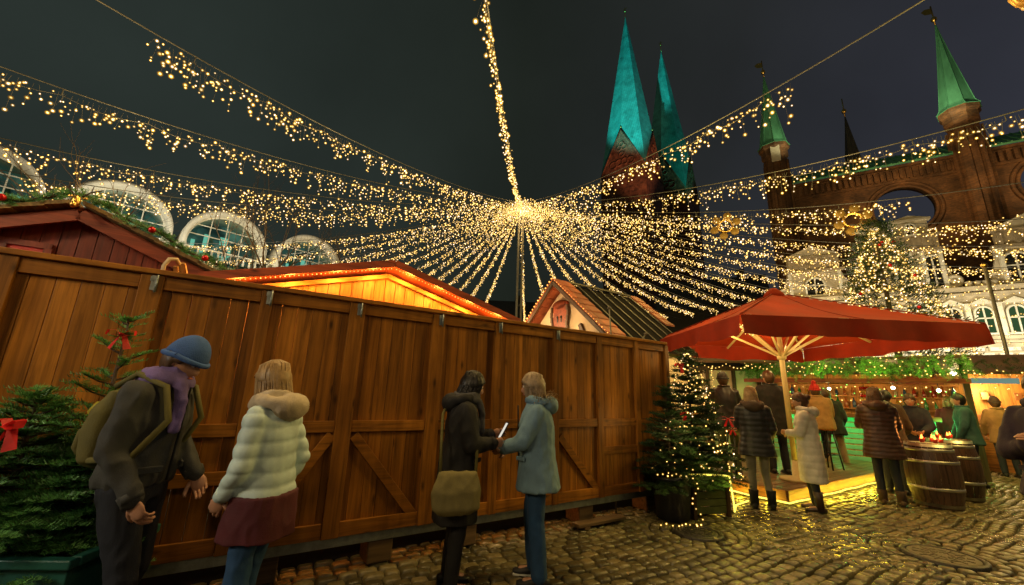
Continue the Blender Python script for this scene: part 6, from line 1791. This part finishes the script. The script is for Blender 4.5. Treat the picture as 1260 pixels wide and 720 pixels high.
# town hall: soft warm floods, copper spires lit from the roof
def TH(s, y, z):
    q = Matrix.Rotation(TROT, 3, 'Z') @ V((s, y, z)); return (TO.x + q.x, TO.y + q.y, z)
lamp('turret_floodlight', TH(2.6, 4.5, 21.0), (1, .9, .5), 1500, .3, 'SPOT', TH(0, .5, 27.5), 70)
lamp('turret_floodlight', TH(9.6, 4.0, 21.4), (1, .9, .5), 900, .3, 'SPOT', TH(12.1, .4, 28), 70)
lamp('roof_floodlight', TH(4, 6, 17), (1, .62, .25), 800, .4, 'SPOT', TH(3.5, .3, 18), 110)
lamp('roof_floodlight', TH(-3.5, 5, 17), (1, .62, .25), 650, .4, 'SPOT', TH(-3.5, .3, 18.5), 110)
def LG(s, y, z):
    q = Matrix.Rotation(TROT, 3, 'Z') @ V((s, y, z)); return (LO.x + q.x, LO.y + q.y, z)
for s in (-3.5, 1., 5.5): lamp('facade_lamp', LG(s, 3.2, 5.0), (1, .84, .56), 680, .3)
# bar hut
def BH(x, y, z):
    q = R3 @ V((x, y, z)); return (BO.x + q.x, BO.y + q.y, z)
for x in (-.6, .4, 1.4, 2.4): lamp('green_counter_lamp', BH(x, .34, 1.08), (.03, 1., .20), 16, .05)
for x in (-1.6, -.6, .3, 1.4): lamp('green_garland_lamp', BH(x, .85, 2.35), (.45, 1., .08), 9, .06)
for x in (-1.3, .1, 1.4, 2.4): lamp('pendant_glow', BH(x, -.8, 1.8), (1, .6, .2), 22, .08)
lamp('food_stall_glow', (Ro.x - .3, Ro.y - .2, 2.0), (1, .68, .32), 90, .1)
lamp('food_stall_glow', (Ro.x + 1.0, Ro.y + .6, 1.9), (1, .62, .25), 70, .1)
for az in range(5): pass
ud = Matrix.Rotation(UR, 3, 'Z')
for x, y, w_ in ((-.75, -.75, 12), (.75, -.6, 7), (-.85, .6, 12), (.7, .75, 10)):
    q = ud @ V((x, y, 0)); lamp('umbrella_chain_lamp', (UC.x + q.x, UC.y + q.y, 2.52), (1, .66, .22), w_ * 3.2, .12)
# glow of the rope light and decorated fir
for s in np.arange(.2, 4.4, .42):
    q = PN + FD * s - FN * .16; lamp('rope_glow', (q.x, q.y, .06), (1, .70, .04), 3.2, .04)
for s in np.arange(.2, 2.4, .42):
    q = PN + FN * s - FD * .16; lamp('rope_glow', (q.x, q.y, .06), (1, .70, .04), 3.2, .04)
lamp('fir_glow', (BX.x - .35, BX.y - .75, 1.1), (1, .72, .25), 8, .15); lamp('fir_glow', (BX.x + .1, BX.y - .7, .55), (.85, .8, .08), 5, .1)
for k in (0, 1): 
    B = (B1, B2)[k]; lamp('candle_glow', (B.x - .02, B.y - .04, 1.12), (1, .32, .06), 5, .05)
for z in (2.5, 4.5): lamp('tall_tree_glow', (XT.x - 1.9, XT.y - 2.4, z), WARM, 40, .3)
for s in (.4, .3): pass
lamp('added_lantern_lamp', (5.5, 3.1, 5.55), (1, .6, .15), 12, .1)  # added lamp outside the lantern, lights its shade from below
lamp('timbered_stall_glow', (So.x - .3, So.y - .7, 2.2), (1, .7, .3), 30, .1)
lamp('store_rim_light', (-20.5, 20.2, 8.6), (1, .92, .70), 800, .3); lamp('store_rim_light', (-14.5, 25, 8.6), (1, .92, .70), 600, .3)  # added lamps that brighten the white vault rims
lamp('added_left_light', (-4.6, -2.2, 4.4), (1., .72, .36), 400, .5)  # added lamp out of view, brightens fence and passers-by from the left
lamp('added_left_light', (-5.4, -.3, 2.7), (1., .94, .80), 140, .4)  # second added lamp, brightens the firs in the green planter
lamp('added_rear_light', (1.5, -4.5, 5.0), (1., .70, .36), 210, .4)  # added lamp out of view behind the camera
for x_, y_, w_ in ((8.4, 6.2, 60), (7.0, 4.6, 50), (9.6, 7.6, 60)): lamp('added_ground_lamp', (x_, y_, 3.6), (1, .70, .16), w_, .3)  # added lamps that warm the cobbles on the right
